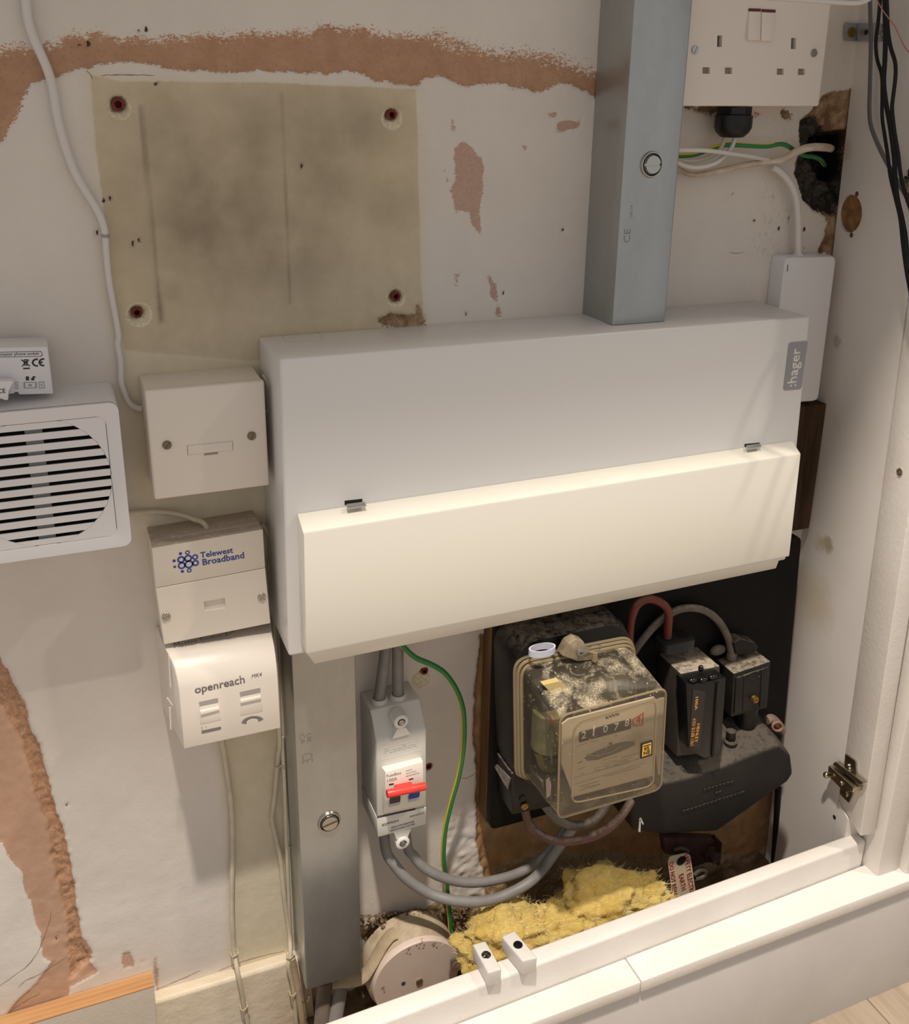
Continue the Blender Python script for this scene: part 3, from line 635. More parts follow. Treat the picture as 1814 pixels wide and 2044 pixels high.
text('UK', K('e8',(575,1250)), K('e8',(580,1130)), dT, FAINT, tu, ys=.9, th=.00005); text('CA', K('e8',(575,1115)), K('e8',(580,1010)), dT, FAINT, tu, ys=.9, th=.00005); text('CE', K('e8',(530,1710)), K('e8',(545,1460)), dT, FAINT, tu, ys=.9, th=.00005)

# ------------------------------------------------------------------ double socket with gland
DS = .034
s1, s2 = P((1386.8,99.6), DS), P((1623.5,105.7), DS); sc_ = (s2-s1).length/.1206; mid = (s1+s2)/2
u = Vector(((s2-s1).x,0,(s2-s1).z)).normalized(); v = Y.cross(u)
if v.z < 0: v = -v
zb = P((1500,212), DS).z
so = thing('double_socket', Vector((mid.x,0,zb)), 'white double plug socket on a surface box, half behind the upper trunking', 'socket')
ctr = mid+v*((zb+.043*sc_)-mid.z)*1.0
zc = zb+.043*sc_; ctr = Vector((mid.x, -DS, zc))
pl = part('faceplate', MB().loft([rrect(ctr, u, v, .146*sc_, .086*sc_, .002), rrect(ctr-Y*.009, u, v, .146*sc_, .086*sc_, .002)]), W_PVC, so, bevel=.001)
part('back_box', MB().loft([rrect(ctr-Y*.0092, u, v, .143*sc_, .084*sc_, .002), rrect(Vector((ctr.x,0,ctr.z)), u, v, .143*sc_, .084*sc_, .002)]), W_PVC, so, bevel=.001)
cutb = MB(); slots = [K('c3',(770,193),(796,193),(794,256),(768,256)), K('c3',(1173,206),(1199,207),(1197,268),(1171,267))]
pins = [K('c3',(688,367),(728,367),(728,402),(688,402)), K('c3',(810,368),(850,368),(850,403),(810,403)), K('c3',(1094,374),(1132,374),(1131,408),(1093,408)), K('c3',(1210,374),(1248,375),(1247,409),(1208,409))]
for q in slots+pins: f = [P(p, DS) for p in q]; cutb.prism([p+Y*.002 for p in f], -Y*.0075)
cut(pl, cutb)
for q in slots: f = [P(p, DS) for p in q]; part('earth_slot', MB().prism([p-Y*.0050 for p in f], -Y*.0005), HOLE, so, 'dark earth pin slot')
for q in pins: f = [P(p, DS) for p in q]; part('shutter', MB().prism([p-Y*.0028 for p in f], -Y*.002), mat('shutter_grey', (150,134,122), .5), so, 'grey-brown pin shutter')
for q in (K('c3',(937,62),(1003,64),(989,222),(922,219)), K('c3',(1008,66),(1083,70),(1056,226),(994,224))):
    f = [P(p, DS) for p in q]; t0, t1, b1, b0 = f
    rk = part('rocker_switch', MB().loft([[t0-Y*.001, t1-Y*.001, b1-Y*.001, b0-Y*.001], [t0+Y*.0012, t1+Y*.0012, b1+Y*.0035, b0+Y*.0035]]), W_PVC, so, bevel=.0006)
    up_ = v*.0022
    part('red_mark', MB().prism([t0+Y*.0001+up_*.1, t1+Y*.0001+up_*.1, t1+Y*.0001+up_, t0+Y*.0001+up_], Y*.0006), mat('dark_red_mark', (92,34,30), .5), rk, 'dark red on-mark')
for c, a in ((s1, 1.2), (s2, .6)): screw(c, .0033, Y, so, STEEL, 'slot', a)
gc = P(K('c3',(857,650)), .02); gx = lambda y_: P(K('c3',(857,y_)), .02).z
g = thing('cable_gland', Vector((gc.x,-.02,gx(750))), 'black plastic cable gland screwed into the underside of the white double socket', 'gland')
r1 = .0155*sc_*1.02
part('gland_body', MB().lathe(Vector((gc.x,-.02,0)), (0,0,1), [(r1*.94, zb-.0003),(r1*.94, gx(628))], 8), BLACK, g, bevel=.0008)
part('gland_nut', MB().lathe(Vector((gc.x,-.02,0)), (0,0,1), [(r1*1.02, gx(627)),(r1*1.02, gx(695)),(r1*.9, gx(722)),(r1*.62, gx(748)),(r1*.4, gx(750))], 12), BLACK, g, bevel=.0005)
# cables round the hole
def cable(name, pts, r, m, label, cat='cable', group=None, **k): return solo(name, MB().tube(pts, r, **k), m, label, cat, group)
PD = lambda c, l: [P(K(c, (a, b)), d) for a, b, d in l]
cable('flex', PD('f6', [(-420,290,.034),(-150,296,.034),(95,300,.034),(350,305,.032),(600,335,.026),(800,365,.02),(920,388,.014),(1000,400,.010)]), .0019, WHT_CBL, 'thin white cable running straight out from behind the upper trunking')
cable('flex', PD('f6', [(640,170,.02),(605,270,.02),(540,350,.022),(440,430,.024),(300,470,.024),(180,468,.024),(60,425,.024),(-120,330,.03),(-420,300,.034)]), .0020, WHT_CBL, 'white cable looping from the black gland, lower of the two loops')
cable('flex', PD('f6', [(540,170,.018),(490,290,.018),(380,370,.018),(230,410,.018),(60,400,.018),(-150,360,.028),(-420,330,.034)]), .0018, CRM_CBL, 'white cable looping from the black gland, upper of the two loops')
cable('sheathed_cable', PD('f6', [(-420,470,.012),(-150,468,.011),(-20,455,.010),(100,510,.010),(200,548,.010),(350,535,.010),(550,492,.010),(800,440,.011),(1000,415,.012),(1130,390,.016),(1240,325,.02),(1350,283,.022),(1450,270,.021),(1560,275,.014),(1600,285,-.004)]), lambda t: .0022+.0013*min(1, max(0, (t-.3)*2)), DIRTY_CBL, 'dusty thick white cable bending into the black hole beside the panel', n=14)
eth = lambda t, q, n: 1 if (q in (0,1,2,n-1) if False else ((q+2) % n) < n*.4) else 0
def earth(pts, r, label, ph=0.0, tw=0.0):
    f = lambda t, q, n: 1 if (((q/n)+ph+tw*t) % 1) < .47 else 0
    return solo('earth_wire', MB().tube(pts, r, 14, mats=f), [EARTH_G, EARTH_Y], label, 'wire', 'green and yellow earth wires')
earth(PD('f6', [(-420,365,.030),(-150,365,.018),(60,360,.013),(240,345,.013),(400,285,.014),(560,248,.018),(760,255,.02),(950,262,.02),(1090,240,.02),(1160,255,.018),(1230,300,.008),(1330,355,.006),(1430,370,.004),(1500,400,.0),(1540,450,-.012)]), .0020, 'short green and yellow wire running into the black hole under the socket', ph=.5, tw=.35)
cable('flex', PD('f6', [(1010,470,.010),(1070,500,.010),(1150,575,.011),(1222,690,.012),(1262,850,.012),(1272,1050,.012),(1272,1250,.012),(1272,1420,.010)]), .0031, WHT_CBL, 'white cable curving down into the top of the slim white wireless unit')
# slim white unit
DV = .018
dq = [P(q, DV) for q in ((1566,513),(1669,510.5),(1632,801),(1532,808))]
dv = thing('wireless_unit', at_loc(dq[3]), 'slim white rounded unit wedged between the fuse box and the side panel', 'electronic unit')
ro = rpoly(dq, .006); rc = sum(ro, Vector())/len(ro)
part('casing', MB().loft([[Vector((p.x,-.0005,p.z)) for p in ro], [Vector((p.x,-DV+.002,p.z)) for p in ro], [rc+(p-rc)*.985 for p in ro]]), W_COOL, dv, bevel=0)
part('status_light', MB().slab(K('c3',(1152,1444),(1156,1444),(1153,1480),(1149,1480)), DV+.0002, DV-.0005), DKGREY, dv, 'thin dark indicator slit')
part('cable_entry', MB().lathe(P(K('f6',(1272,1360)), .010), (0,0,-1), [(.0045,-.002),(.0045,.004)], 14), W_COOL, dv)
# timber behind the fuse box, right
solo('timber_batten', MB().box((.519,-.016,-.176),(panel_x(0,-.1)-.003,-.0002,P((1600,812), .016).z)), mat('dark_stained_timber', (84,62,42), .8, spec=.2, c2=(46,34,26), ns=16, st=(6,6,.5), bump=.0006, bs=60), 'dark brown timber batten in the gap between fuse box and side panel', 'batten', bevel=.001)

# ------------------------------------------------------------------ fused spur
DP = .0457
q = [P(p, DP) for p in ((288.7,780.7),(527.5,759.9),(538,969.3),(308.5,998.7))]
sp = thing('fused_spur', at_loc((q[2]+q[3])/2), 'white square single outlet plate on a deep surface box, left of the fuse box', 'outlet')
bk = [q[0]*1, q[1]*1, q[2]*1, q[3]*1]; cc = sum(q, Vector())/4
part('back_box', MB().loft([[Vector((p.x,-.0370,p.z)) for p in [cc+(p-cc)*.985 for p in q]], [Vector((p.x,0,p.z)) for p in q]]), W_PVC2, sp, bevel=.0012)
part('faceplate', MB().loft([q, [Vector((p.x,-.0372,p.z)) for p in q]]), W_PVC, sp, bevel=.0018, seg=3)
fh = K('c4',(1168,780),(1452,752),(1456,808),(1172,839))
fo = [P(p, DP) for p in fh]; fc = sum(fo, Vector())/4
part('fuse_holder', MB().prism([fc+(p-fc)*.985+Y*.0005 for p in fo], -Y*.002), W_PVC, sp, bevel=.0004)
part('holder_gap', MB().ring([p+Y*.0001 for p in fo], [fc+(p-fc)*.985+Y*.0001 for p in fo], -Y*.001), DKGREY, sp, 'dark gap round the fuse holder')
part('holder_notch', MB().slab(K('c4',(1274,827),(1360,819),(1361,833),(1275,842)), DP+.0002, DP-.0005), mat('notch_grey', (150,138,128), .5), sp)
for p, a in ((K('c4',(1042,776)), .9), (K('c4',(1571,719)), 1.2)): screw(P(p, DP), .0033, Y, sp, mat('aged_screw', (132,122,106), .35, metal=.9), 'slot', a)

cable('thin_wire', PD('c4', [(1640,340,.03),(1662,372,.03),(1680,440,.028),(1686,505,.026),(1672,556,.024),(1650,575,.02)]), .0009, CRM_CBL, 'thin cream wire looping out behind the right edge of the square outlet', 'wire')
# ------------------------------------------------------------------ cable-tv socket (blue lettering)
DTel = .0405
tq = [K('d8',p_) for p_ in ((90,370),(962,222),(980,524),(120,684))]; lq = [K('d8',p_) for p_ in ((121,688),(981,528),(1022,960),(186,1128))]
tp = [P(p, DTel) for p in tq]; lp = [P(p, DTel) for p in lq]
te = thing('broadband_socket', at_loc(lp[3]), 'dusty white telephone box with blue lettering below the square outlet', 'phone socket')
full = [tp[0], tp[1], lp[2], lp[3]]; cc = sum(full, Vector())/4
part('back_box', MB().loft([[Vector((p.x,-.0268,p.z)) for p in full], [Vector((p.x,0,p.z)) for p in full]]), W_DUSTY, te, bevel=.001)
fz_ = [cc+(p-cc)*.99 for p in full]
part('rim', MB().loft([[Vector((p.x,-.033,p.z)) for p in fz_], [Vector((p.x,-.0268,p.z)) for p in fz_]]), W_DUSTY, te)
up_ = part('upper_plate', MB().loft([tp, [Vector((p.x,-.033,p.z)) for p in tp]]), W_DUSTY, te, bevel=.0006)
lo_ = part('lower_plate', MB().loft([lp, [Vector((p.x,-.033,p.z)) for p in lp]]), W_PVC2, te, bevel=.0006)
ap = K('d8',(497,790),(662,760),(672,843),(505,868)); cut(lo_, MB().prism([P(p, DTel)+Y*.002 for p in ap], -Y*.0045))
for p, a in (((202,906), .3), ((953,752), .9)): screw(P(K('d8',p), DTel), .0034, Y, te, STEEL, 'cross', a)
lg = MB()
for x, y_, r, f in ((315,413,13,0),(370,405,19,.5),(265,470,13,0),(320,460,31,.5),(375,450,31,.55),(430,440,24,.5),(270,517,11,0),(325,507,31,.55),(381,497,35,.6),(433,487,27,.5),(330,553,13,0),(384,545,19,.5)):
    c = P(K('d8',(x,y_)), DTel+.0001); R = (P(K('d8',(x+r,y_)), DTel+.0001)-c).length*1.02; n = 20
    O_ = [c+Vector((math.cos(6.2832*i/n)*R,0,math.sin(6.2832*i/n)*R)) for i in range(n)]
    if f: lg.ring(O_, [c+(p-c)*f for p in O_], Vector((0,.0003,0)))
    else: lg.prism(O_, Vector((0,.0003,0)))
for a, b in (((320,460),(375,450)),((325,507),(381,497)),((320,460),(325,507)),((375,450),(430,440)),((381,497),(433,487)),((375,455),(381,490))):
    A_, B_ = P(K('d8',a), DTel+.00008), P(K('d8',b), DTel+.00008); dr = (B_-A_).normalized(); pr = Y.cross(dr)*.0028; A_ += dr*.0045; B_ -= dr*.0045
    if (B_-A_).dot(dr) > 0: lg.prism([A_+pr, B_+pr, B_-pr, A_-pr], Vector((0,.0003,0)))
part('logo', lg, BLUE_PRINT, up_, 'cluster of blue rings and dots')
text('Telewest', K('d8',(472,447)), K('d8',(728,404)), DTel, BLUE_PRINT, up_, bold=.022); text('Broadband', K('d8',(490,504)), K('d8',(816,446)), DTel, BLUE_PRINT, up_, bold=.022)

# ------------------------------------------------------------------ phone master socket
oreach = thing('master_socket', at_loc(P((367,1496), .06)), 'white phone socket with a curved top, lowest of the boxes left of the trunking', 'phone socket')
Sm = [((192,1150),(1028,1030),.036),((196,1168),(1030,1046),.041),((222,1205),(1042,1085),.047),((250,1262),(1053,1150),.0535),((272,1325),(1062,1215),.0585),((288,1395),(1070,1290),.0625),((302,1480),(1078,1375),.0648),((322,1700),(1089,1570),.0652),((344,1946),(1100,1782),.0652)]
DM = .0652
bx = (P(K('d8',(120,1100)), .03).x+.002, P(K('d8',(1035,1000)), .03).x)
cov = part('casing', MB().stations([(K('d8',a), K('d8',b), d) for a, b, d in Sm], 0.0, bx), W_PVC, oreach, bevel=.0008, ang=50)
for win, flap, ln in (([(460,1577),(608,1545),(612,1583),(466,1612)], [(466,1612),(612,1583),(632,1715),(470,1752)], [(470,1650),(614,1618),(622,1640),(474,1680)]), ([(780,1500),(941,1465),(943,1503),(785,1537)], [(785,1537),(943,1503),(960,1648),(785,1682)], [(786,1565),(945,1530),(948,1552),(786,1588)])):
    part('port', MB().slab(K('d8',*win), DM+.0002, DM-.001), mat('port_shadow_grey', (168,160,156), .5), oreach, 'grey socket opening')
    a, b, c, d = [P(K('d8',p), DM) for p in flap]
    part('shutter_flap', MB().loft([[a+Y*.0002, b+Y*.0002, c+Y*.0003, d+Y*.0003], [a-Y*.001, b-Y*.001, c-Y*.001, d-Y*.001]]).stations([(K('d8',ln[0]), K('d8',ln[1]), DM+.0012), (K('d8',ln[3]), K('d8',ln[2]), DM+.0016)], DM-.0005), W_PVC, oreach, bevel=.0002)
from mathutils.bvhtree import BVHTree
bv = BVHTree.FromPolygons([v.co.copy() for v in cov.data.vertices], [list(p.vertices) for p in cov.data.polygons])
text('openreach', K('d8',(430,1508)), K('d8',(820,1424)), DM-.0003, GREY_PRINT, oreach, bold=.010, onto=bv, res=4); text('MK4', K('d8',(873,1391)), K('d8',(955,1374)), DM-.0006, GREY_PRINT, oreach, shear=.25, onto=bv)
tn = (Y*.55+Vector((0,0,1))*.8).normalized()
text('Master Socket 5C', P(K('d8',(268,1152)), .0402), P(K('d8',(745,1060)), .0402), 0, DKGREY, oreach, perp=tn, ys=1.0, onto=bv, res=4)
part('router_icon', MB().slab(K('d8',(480,1803),(632,1770),(634,1793),(482,1827)), DM+.0002, DM-.0005), GREY_PRINT, oreach)
part('aerial_icon', MB().slab(K('d8',(478,1770),(488,1768),(490,1795),(481,1797)), DM+.0002, DM-.0005).slab(K('d8',(512,1768),(520,1766),(522,1780),(514,1782)), DM+.0002, DM-.0005), PALE_PRINT, oreach)
hs = PD('d8', [(812,1745,DM),(822,1722,DM),(850,1705,DM),(880,1697,DM),(915,1698,DM),(938,1708,DM),(945,1722,DM)])
part('handset_icon', MB().tube(hs, lambda t: .0012+.0011*abs(2*t-1)**2, 8, flat=.15), GREY_PRINT, oreach)
for a, b in (((225,1210),(238,1460)), ((212,1545),(250,1600)), ((232,1620),(240,1790))):
    p0, p1 = K('d8',a), K('d8',b)
    A_, B_ = P(p0, .048), P(p1, .048); part('side_clip', MB().tube([A_, B_], .0007, 8, sub=1), W_PVC, oreach)

# ------------------------------------------------------------------ door chime with slotted grille
DSP = .055
tr_, br_ = P((236,803), DSP), P((264,1088), DSP); gc = P((80,965.5), DSP); hw = P((251,963), DSP).x-gc.x
xl, xr = gc.x-hw, gc.x+hw; zt_, zb_ = tr_.z, br_.z
dc = thing('door_chime', Vector((gc.x,0,zb_)), 'white square chime box with a round slotted grille, cut by the left edge', 'door chime')
u = Vector((1,0,0)); v = Vector((0,0,1)); ctr = Vector((gc.x,-DSP,(zt_+zb_)/2))
part('casing', MB().loft([rrect(ctr-Y*.0042, u, v, 2*hw, zt_-zb_, .006), rrect(Vector((ctr.x,0,ctr.z)), u, v, 2*hw, zt_-zb_, .004)], False, True), W_COOL, dc)
part('rim', MB().ring(rrect(ctr+Y*0, u, v, 2*hw, zt_-zb_, .006), rrect(ctr, u, v, 2*hw-.018, zt_-zb_-.018, .006), -Y*.0041), W_COOL, dc, bevel=.0007)
RG = (P((80+144,960), DSP).x-gc.x); n = 96
GC = Vector((gc.x, -DSP+.0006, gc.z))
ci = [GC+u*math.cos(2*math.pi*i/n)*RG+v*math.sin(2*math.pi*i/n)*RG for i in range(n)]
W2, H2, oc = hw-.0093, (zt_-zb_)/2-.0093, ctr
def to_box(p):
    dx, dz = p.x-gc.x, p.z-gc.z; t = min((W2-(gc.x-oc.x)*math.copysign(1,dx))/abs(dx) if abs(dx) > 1e-9 else 1e9, (H2-(gc.z-oc.z)*math.copysign(1,dz))/abs(dz) if abs(dz) > 1e-9 else 1e9)
    return Vector((gc.x+dx*t, p.y, gc.z+dz*t))
ou = [to_box(p) for p in ci]
for sx_ in (1,-1):
    for sz_ in (1,-1):
        cpt = Vector((oc.x+sx_*W2, GC.y, oc.z+sz_*H2)); k = min(range(n), key=lambda i: (ou[i]-cpt).length); ou[k] = cpt
part('front_panel', MB().ring(ou, ci, Vector((0,.0012,0))), W_COOL, dc)
part('speaker_cavity', MB().lathe(GC-Y*.020, Y, [(RG*1.08,0),(RG*1.08,.001)], 48), mat('dark_cavity', (30,29,28), .9), dc)
zr = [632,690,748,808,873,938,1003,1073,1140,1213,1285,1352,1402]; slot_z = [gc.z+RG*(1-(2*k+1)/25.0*1.0) for k in range(13)]
nsl = 12; pitch = 2*RG/nsl
for k in range(nsl):                     # slats between the slots, each a chord of the circle
    z0 = gc.z+RG-pitch*(k+.06)-pitch*.40*(k > 0)-.0; z1 = gc.z+RG-pitch*(k+1.0)+0
    z0 = gc.z+RG-pitch*k-pitch*.38; z1 = gc.z+RG-pitch*(k+1)
    chord = lambda z: math.sqrt(max(0, RG*RG-(z-gc.z)**2))+.0002
    zz = [z0+(z1-z0)*i/5 for i in range(6)]
    pts = [Vector((gc.x+chord(z), GC.y, z)) for z in zz]+[Vector((gc.x-chord(z), GC.y, z)) for z in zz[::-1]]
    if min(chord(z0), chord(z1)) < .0015: pts = [p for p in pts if abs(p.x-gc.x) > .0003] + []
    part('slat', MB().prism(pts, Vector((0,.0011,0))), W_COOL, dc)
part('grille_rib', MB().box((gc.x-.0055,GC.y+.003,gc.z-RG),(gc.x+.0055,GC.y+.0052,gc.z+RG)), mat('rib_grey', (150,148,146), .5), dc)
# phone filter on top of the chime
FD = .036; ft = gc
fq = K('e1',(-900,520),(1075,480),(1205,1545),(430,1565),(410,1505),(340,1505),(310,1545),(-900,1590))
fb = thing('phone_filter', P(K('e1',(430,1565)), .036), 'small white phone filter with black print sitting on top of the chime', 'phone filter')
ff = [P(p, .036) for p in fq]
part('casing', MB().loft([ff, [Vector((p.x, -.006, p.z)) for p in ff]]), W_COOL, fb, bevel=.0012, ang=40)
text('filtered-master phone socket', K('e1',(-330,688)), K('e1',(885,656)), .036, BLK_PRINT, fb, bold=.006)
fr = rpoly([P(p, .0361) for p in K('e1',(-600,612),(950,575),(970,700),(-600,728))], .0018); fcn = sum(fr, Vector())/len(fr)
part('print_frame', MB().ring(fr, [Vector((p.x-math.copysign(.00035, p.x-fcn.x), p.y, p.z-math.copysign(.00035, p.z-fcn.z))) for p in fr], Vector((0,.0003,0))), BLK_PRINT, fb)
def arc(cx, cy, rx, ry, a0, a1, wd, crop, d, mb):
    pts = [P(K(crop, (cx+rx*math.cos(a0+(a1-a0)*i/14), cy+ry*math.sin(a0+(a1-a0)*i/14))), d) for i in range(15)]; mb.tube(pts, wd, 6, flat=.3, sub=1)
mb = MB(); arc(835,835,95,75,math.radians(75),math.radians(285),.00062,'e1',.0361,mb); arc(985,830,95,75,math.radians(80),math.radians(280),.00062,'e1',.0361,mb); mb.tube([P(K('e1',p), .0361) for p in ((895,832),(965,830))], .0006, 6, flat=.3, sub=1)
part('approval_mark', mb, BLK_PRINT, fb)
mb = MB()
for a, b in (((480,770),(680,920)), ((655,770),(500,920)), ((535,775),(625,772)), ((540,790),(555,895)), ((622,790),(610,895)), ((555,895),(610,895)), ((545,810),(620,808))): mb.tube([P(K('e1',p), .0361) for p in (a, b)], .00038, 6, flat=.3, sub=1)
mb.slab(K('e1',(525,957),(672,952),(672,982),(525,987)), .0362, .0355); part('bin_mark', mb, BLK_PRINT, fb)
mb = MB().slab(K('e1',(585,1190),(655,1187),(657,1238),(587,1241)), .0362, .0355).slab(K('e1',(705,1190),(778,1187),(780,1236),(707,1239)), .0362, .0355); arc(620,1190,26,32,math.pi,2*math.pi,.0005,'e1',.0361,mb); arc(770,1185,26,30,math.pi,1.9*math.pi,.0005,'e1',.0361,mb); part('padlock_marks', mb, BLK_PRINT, fb)
for q_ in ((530,1280,830,1275,835,1415,540,1420), (870,1272,1000,1265,1018,1415,885,1418), (335,1280,405,1275,415,1425,345,1430)):
    f = [P(K('e1',q_[i:i+2]), .0361) for i in (0,2,4,6)]; c = sum(f, Vector())/4
    part('latch_window', MB().ring([p+Y*.0001 for p in f], [c+(p-c)*.78+Y*.0001 for p in f], -Y*.0006).prism([c+(p-c)*.25 for p in f], Y*.0004), mat('latch_grey', (150,148,156), .5), fb)
pq = K('e1',(-700,1262),(315,1255),(200,1480),(185,1690),(90,1690),(50,1660),(-700,1690))
pg = part('plug', MB().loft([[P(p, .047) for p in pq], [Vector((P(p, .047).x, -.037, P(p, .047).z)) for p in pq]]), W_COOL, fb, 'clear white plug body', bevel=.0008)
text('ill CE', K('e1',(-200,1540)), K('e1',(130,1520)), .047, BLK_PRINT, pg, bold=.01)

# ------------------------------------------------------------------ wall cables on the left
l1 = [K('c1',p) for p in ((140,-60),(150,0),(165,120),(200,230),(245,330),(285,430),(310,530),(335,680),(380,850),(440,1010),(510,1130),(575,1240),(605,1320),(613,1375),(620,1480),(635,1630),(665,1800),(690,1950))]+[K('c4',p) for p in ((735,150),(752,250),(757,380),(778,450),(805,510),(845,540),(884,549))]
solo('flex', MB().tube([P(p, .0045) for p in l1], lambda t: .0031-.0009*min(1, max(0,(t-.3)*3)), 10, sub=5), WHT_CBL, 'long white cable curving down the left of the wall to the square outlet', 'cable')
jc = P(K('c1',(612,1374)), .0045); solo('cable_clip', MB().lathe(jc+Vector((0,0,-.001)), (.1,0,1), [(.0029,0),(.0029,.002)], 12), mat('clip_grey', (150,148,146), .5), 'small grey clip at the kink of the long white cable', 'cable clip')
zt = tp[0].z
solo('flex', MB().tube([P(K('c4',p), d) for *p, d in ((800,1200,.004),(870,1198,.004),(950,1193,.004),(1050,1198,.006),(1140,1215,.010),(1210,1240,.014),(1258,1256,.018),(1285,1285,.020),(1300,1330,.020))], .0021, 10), CRM_CBL, 'short cream cable from the chime to the top of the blue lettered box', 'cable')
rc_ = [P(K('c4',p), .006) for p in ((1630,1270),(1660,1300),(1685,1355),(1693,1430),(1686,1530),(1700,1700),(1712,1860))]+[P(K('f5',p), d) for *p, d in ((483,40,.005),(475,160,.004),(450,450,.004),(432,600,.004),(450,700,.004),(490,900,.004),(515,1150,.004),(550,1400,.004),(558,1550,.014),(545,1640,.017),(572,1760,.017),(590,1900,.017),(602,2060,.017),(640,2400,.017))]
solo('flex', MB().tube(rc_, .0021, 10), CRM_CBL, 'cream painted cable down the wall beside the lower trunking', 'cable')
lc_ = [P(K('f5',p), d) for *p, d in ((80,20,.010),(88,90,.008),(112,250,.004),(140,450,.004),(154,650,.004),(155,850,.004),(150,1050,.004),(150,1250,.004),(157,1400,.004),(168,1550,.005),(192,1690,.015),(225,1850,.017),(240,1950,.017),(265,2060,.017),(320,2400,.017))]
solo('flex', MB().tube(lc_, .0022, 10), CRM_CBL, 'cream painted cable hanging from the phone socket with the curved top', 'cable')
solo('flex', MB().tube([P(K('f5',p), .003) for p in ((498,40),(502,150),(512,300),(520,500),(526,700),(535,900),(545,1150),(552,1350),(562,1500))], .0019, 10), CRM_CBL, 'painted-over cable on the wall hard against the lower trunking', 'cable')
solo('flex', MB().tube([P(K('e6',p), d) for *p, d in ((190,430,.017),(225,620,.017),(270,850,.018),(310,1100,.019),(340,1320,.02),(370,1560,.02),(440,2200,.02))], .0032, 10), TAN_CBL, 'dusty tan cable down the skirting at the foot of the lower trunking', 'cable')
for p, d, lb in (((168,1552),.006,'clip on the cable from the phone socket, at the skirting top'), ((234,1925),.018,'clip low on the skirting holding the cable from the phone socket'), ((480,232),.005,'clip high on the cable beside the lower trunking'), ((558,1565),.016,'clip at the skirting top on the cable beside the lower trunking'), ((578,1825),.018,'clip low on the skirting on the cable beside the trunking')):
    c = P(K('f5',p), d)
    mb = MB(); pts = [c+Vector((math.cos(a)*.0029, -math.sin(a)*.0028-.0003, .0012*math.cos(a))) for a in [math.pi*i/8 for i in range(9)]]; mb.tube([pts[0]+Vector((0,.005,0))]+pts+[pts[-1]+Vector((0,.005,0))], .0006, 6, sub=2); mb.ball(c+Vector((.0036,-.0016,.0010)), .0010, 1)
    solo('cable_clip', mb, mat('clip_paint', (186,172,146), .5), 'small painted '+lb, 'cable clip', 'cable clips')

# ------------------------------------------------------------------ isolator switch
DI = .047
iso = thing('isolator_switch', at_loc(P(K('d7',(260,1820)), DI)), 'grey isolator switch box with a red toggle bar between trunking and earth wire', 'switch')
ist = [((176,640),(640,530),.030),((190,700),(652,588),.0325),((232,930),(698,822),DI-.001),((237,945),(700,836),DI),((245,1630),(702,1530),DI)]
ist2 = [((240,1640),(702,1538),DI+.0004),((252,1822),(700,1700),DI+.0004)]
S = lambda l: [(K('d7',a), K('d7',b), d) for a, b, d in l]
part('enclosure', MB().stations(S(ist)), GREY_PVC, iso, bevel=.0022, ang=25)
low = part('terminal_cover', MB().stations(S(ist2)), GREY_PVC, iso, bevel=.0012)
part('seam', MB().slab(K('d7',(246,1632),(600,1556),(600,1564),(246,1642)), DI+.0003, DI-.001), DKGREY, iso)
for c_, tabq in (((465,742), ((385,905),(432,815),(512,800),(552,862))), ((480,1866), ((402,1783),(425,1840),(520,1832),(562,1738)))):
    c = P(K('d7',c_), DI+.001)
    part('screw_boss', MB().lathe(c, Y, [(.0066,-.012),(.0066,.001),(.0056,.0018),(.0036,.0018),(.0034,-.002)], 24).slab(K('d7',*tabq), DI+.0014, DI-.006), mat('boss_grey', (222,220,214), .4), iso)
    part('screw_shadow', MB().lathe(c, Y, [(.0033,-.002),(.0033,.0012)], 16), DKGREY, iso); screw(c+Y*.0012, .0026, Y, iso, STEEL, 'slot', .5)
for a in ((262,470,.0066), (437,432,.0066)):
    c = P(K('d7',a[:2]), .020); part('cable_collar', MB().lathe(Vector((c.x,-.02,P(K('d7',(176,640)), .03).z-.002)), (0,0,1), [(.0078,0),(.0078,.0045),(.0066,.006),(.0056,.006),(.0056,0)], 20), GREY_PVC, iso)
em = [P(p, DI+.0002) for p in K('d7',(282,1000),(655,905),(656,1008),(286,1102))]; ec = sum(em, Vector())/4
part('embossed_frame', MB().ring(em, [ec+(p-ec)*.97 for p in em], Vector((0,.0005,0))), mat('emboss_grey', (216,213,205), .35), iso)
text('FuseBox', K('d7',(318,1042)), K('d7',(612,970)), DI, mat('emboss_text', (196,193,186), .4), iso, th=.0003, ys=.9)
mst = [((290,1172),(655,1082),DI+.001),((318,1208),(668,1110),DI+.0085),((322,1220),(670,1122),DI+.009),((322,1475),(676,1385),DI+.009),((318,1500),(678,1410),DI+.006),((300,1598),(682,1515),DI+.002)]
md = part('switch_module', MB().stations(S(mst), DI-.001), mat('module_white', (232,226,214), .4), iso, bevel=.0005)
DMo = DI+.009
part('toggle_bar', MB().tube([P(K('d7',(335,1416)), .064), P(K('d7',(690,1343)), .064)], .0037, 14, sub=1).slab(K('d7',(430,1385),(590,1352),(590,1364),(430,1398)), .064, DMo-.001), RED_SW, iso, 'red toggle bar', bevel=.0004)
part('live_marker', MB().slab(K('d7',(362,1452),(462,1430),(458,1488),(366,1510)), DMo+.0004, DI), BROWN_PL, md, 'brown terminal marker'); part('neutral_marker', MB().slab(K('d7',(543,1412),(642,1388),(636,1444),(541,1466)), DMo+.0004, DI), BLUE_PL, md, 'blue terminal marker')
part('marker_base', MB().slab(K('d7',(360,1512),(458,1490),(455,1515),(358,1540)), DI+.0072, DI), LILAC, md); part('marker_base', MB().slab(K('d7',(540,1468),(636,1446),(632,1475),(538,1495)), DI+.0072, DI), LILAC, md)
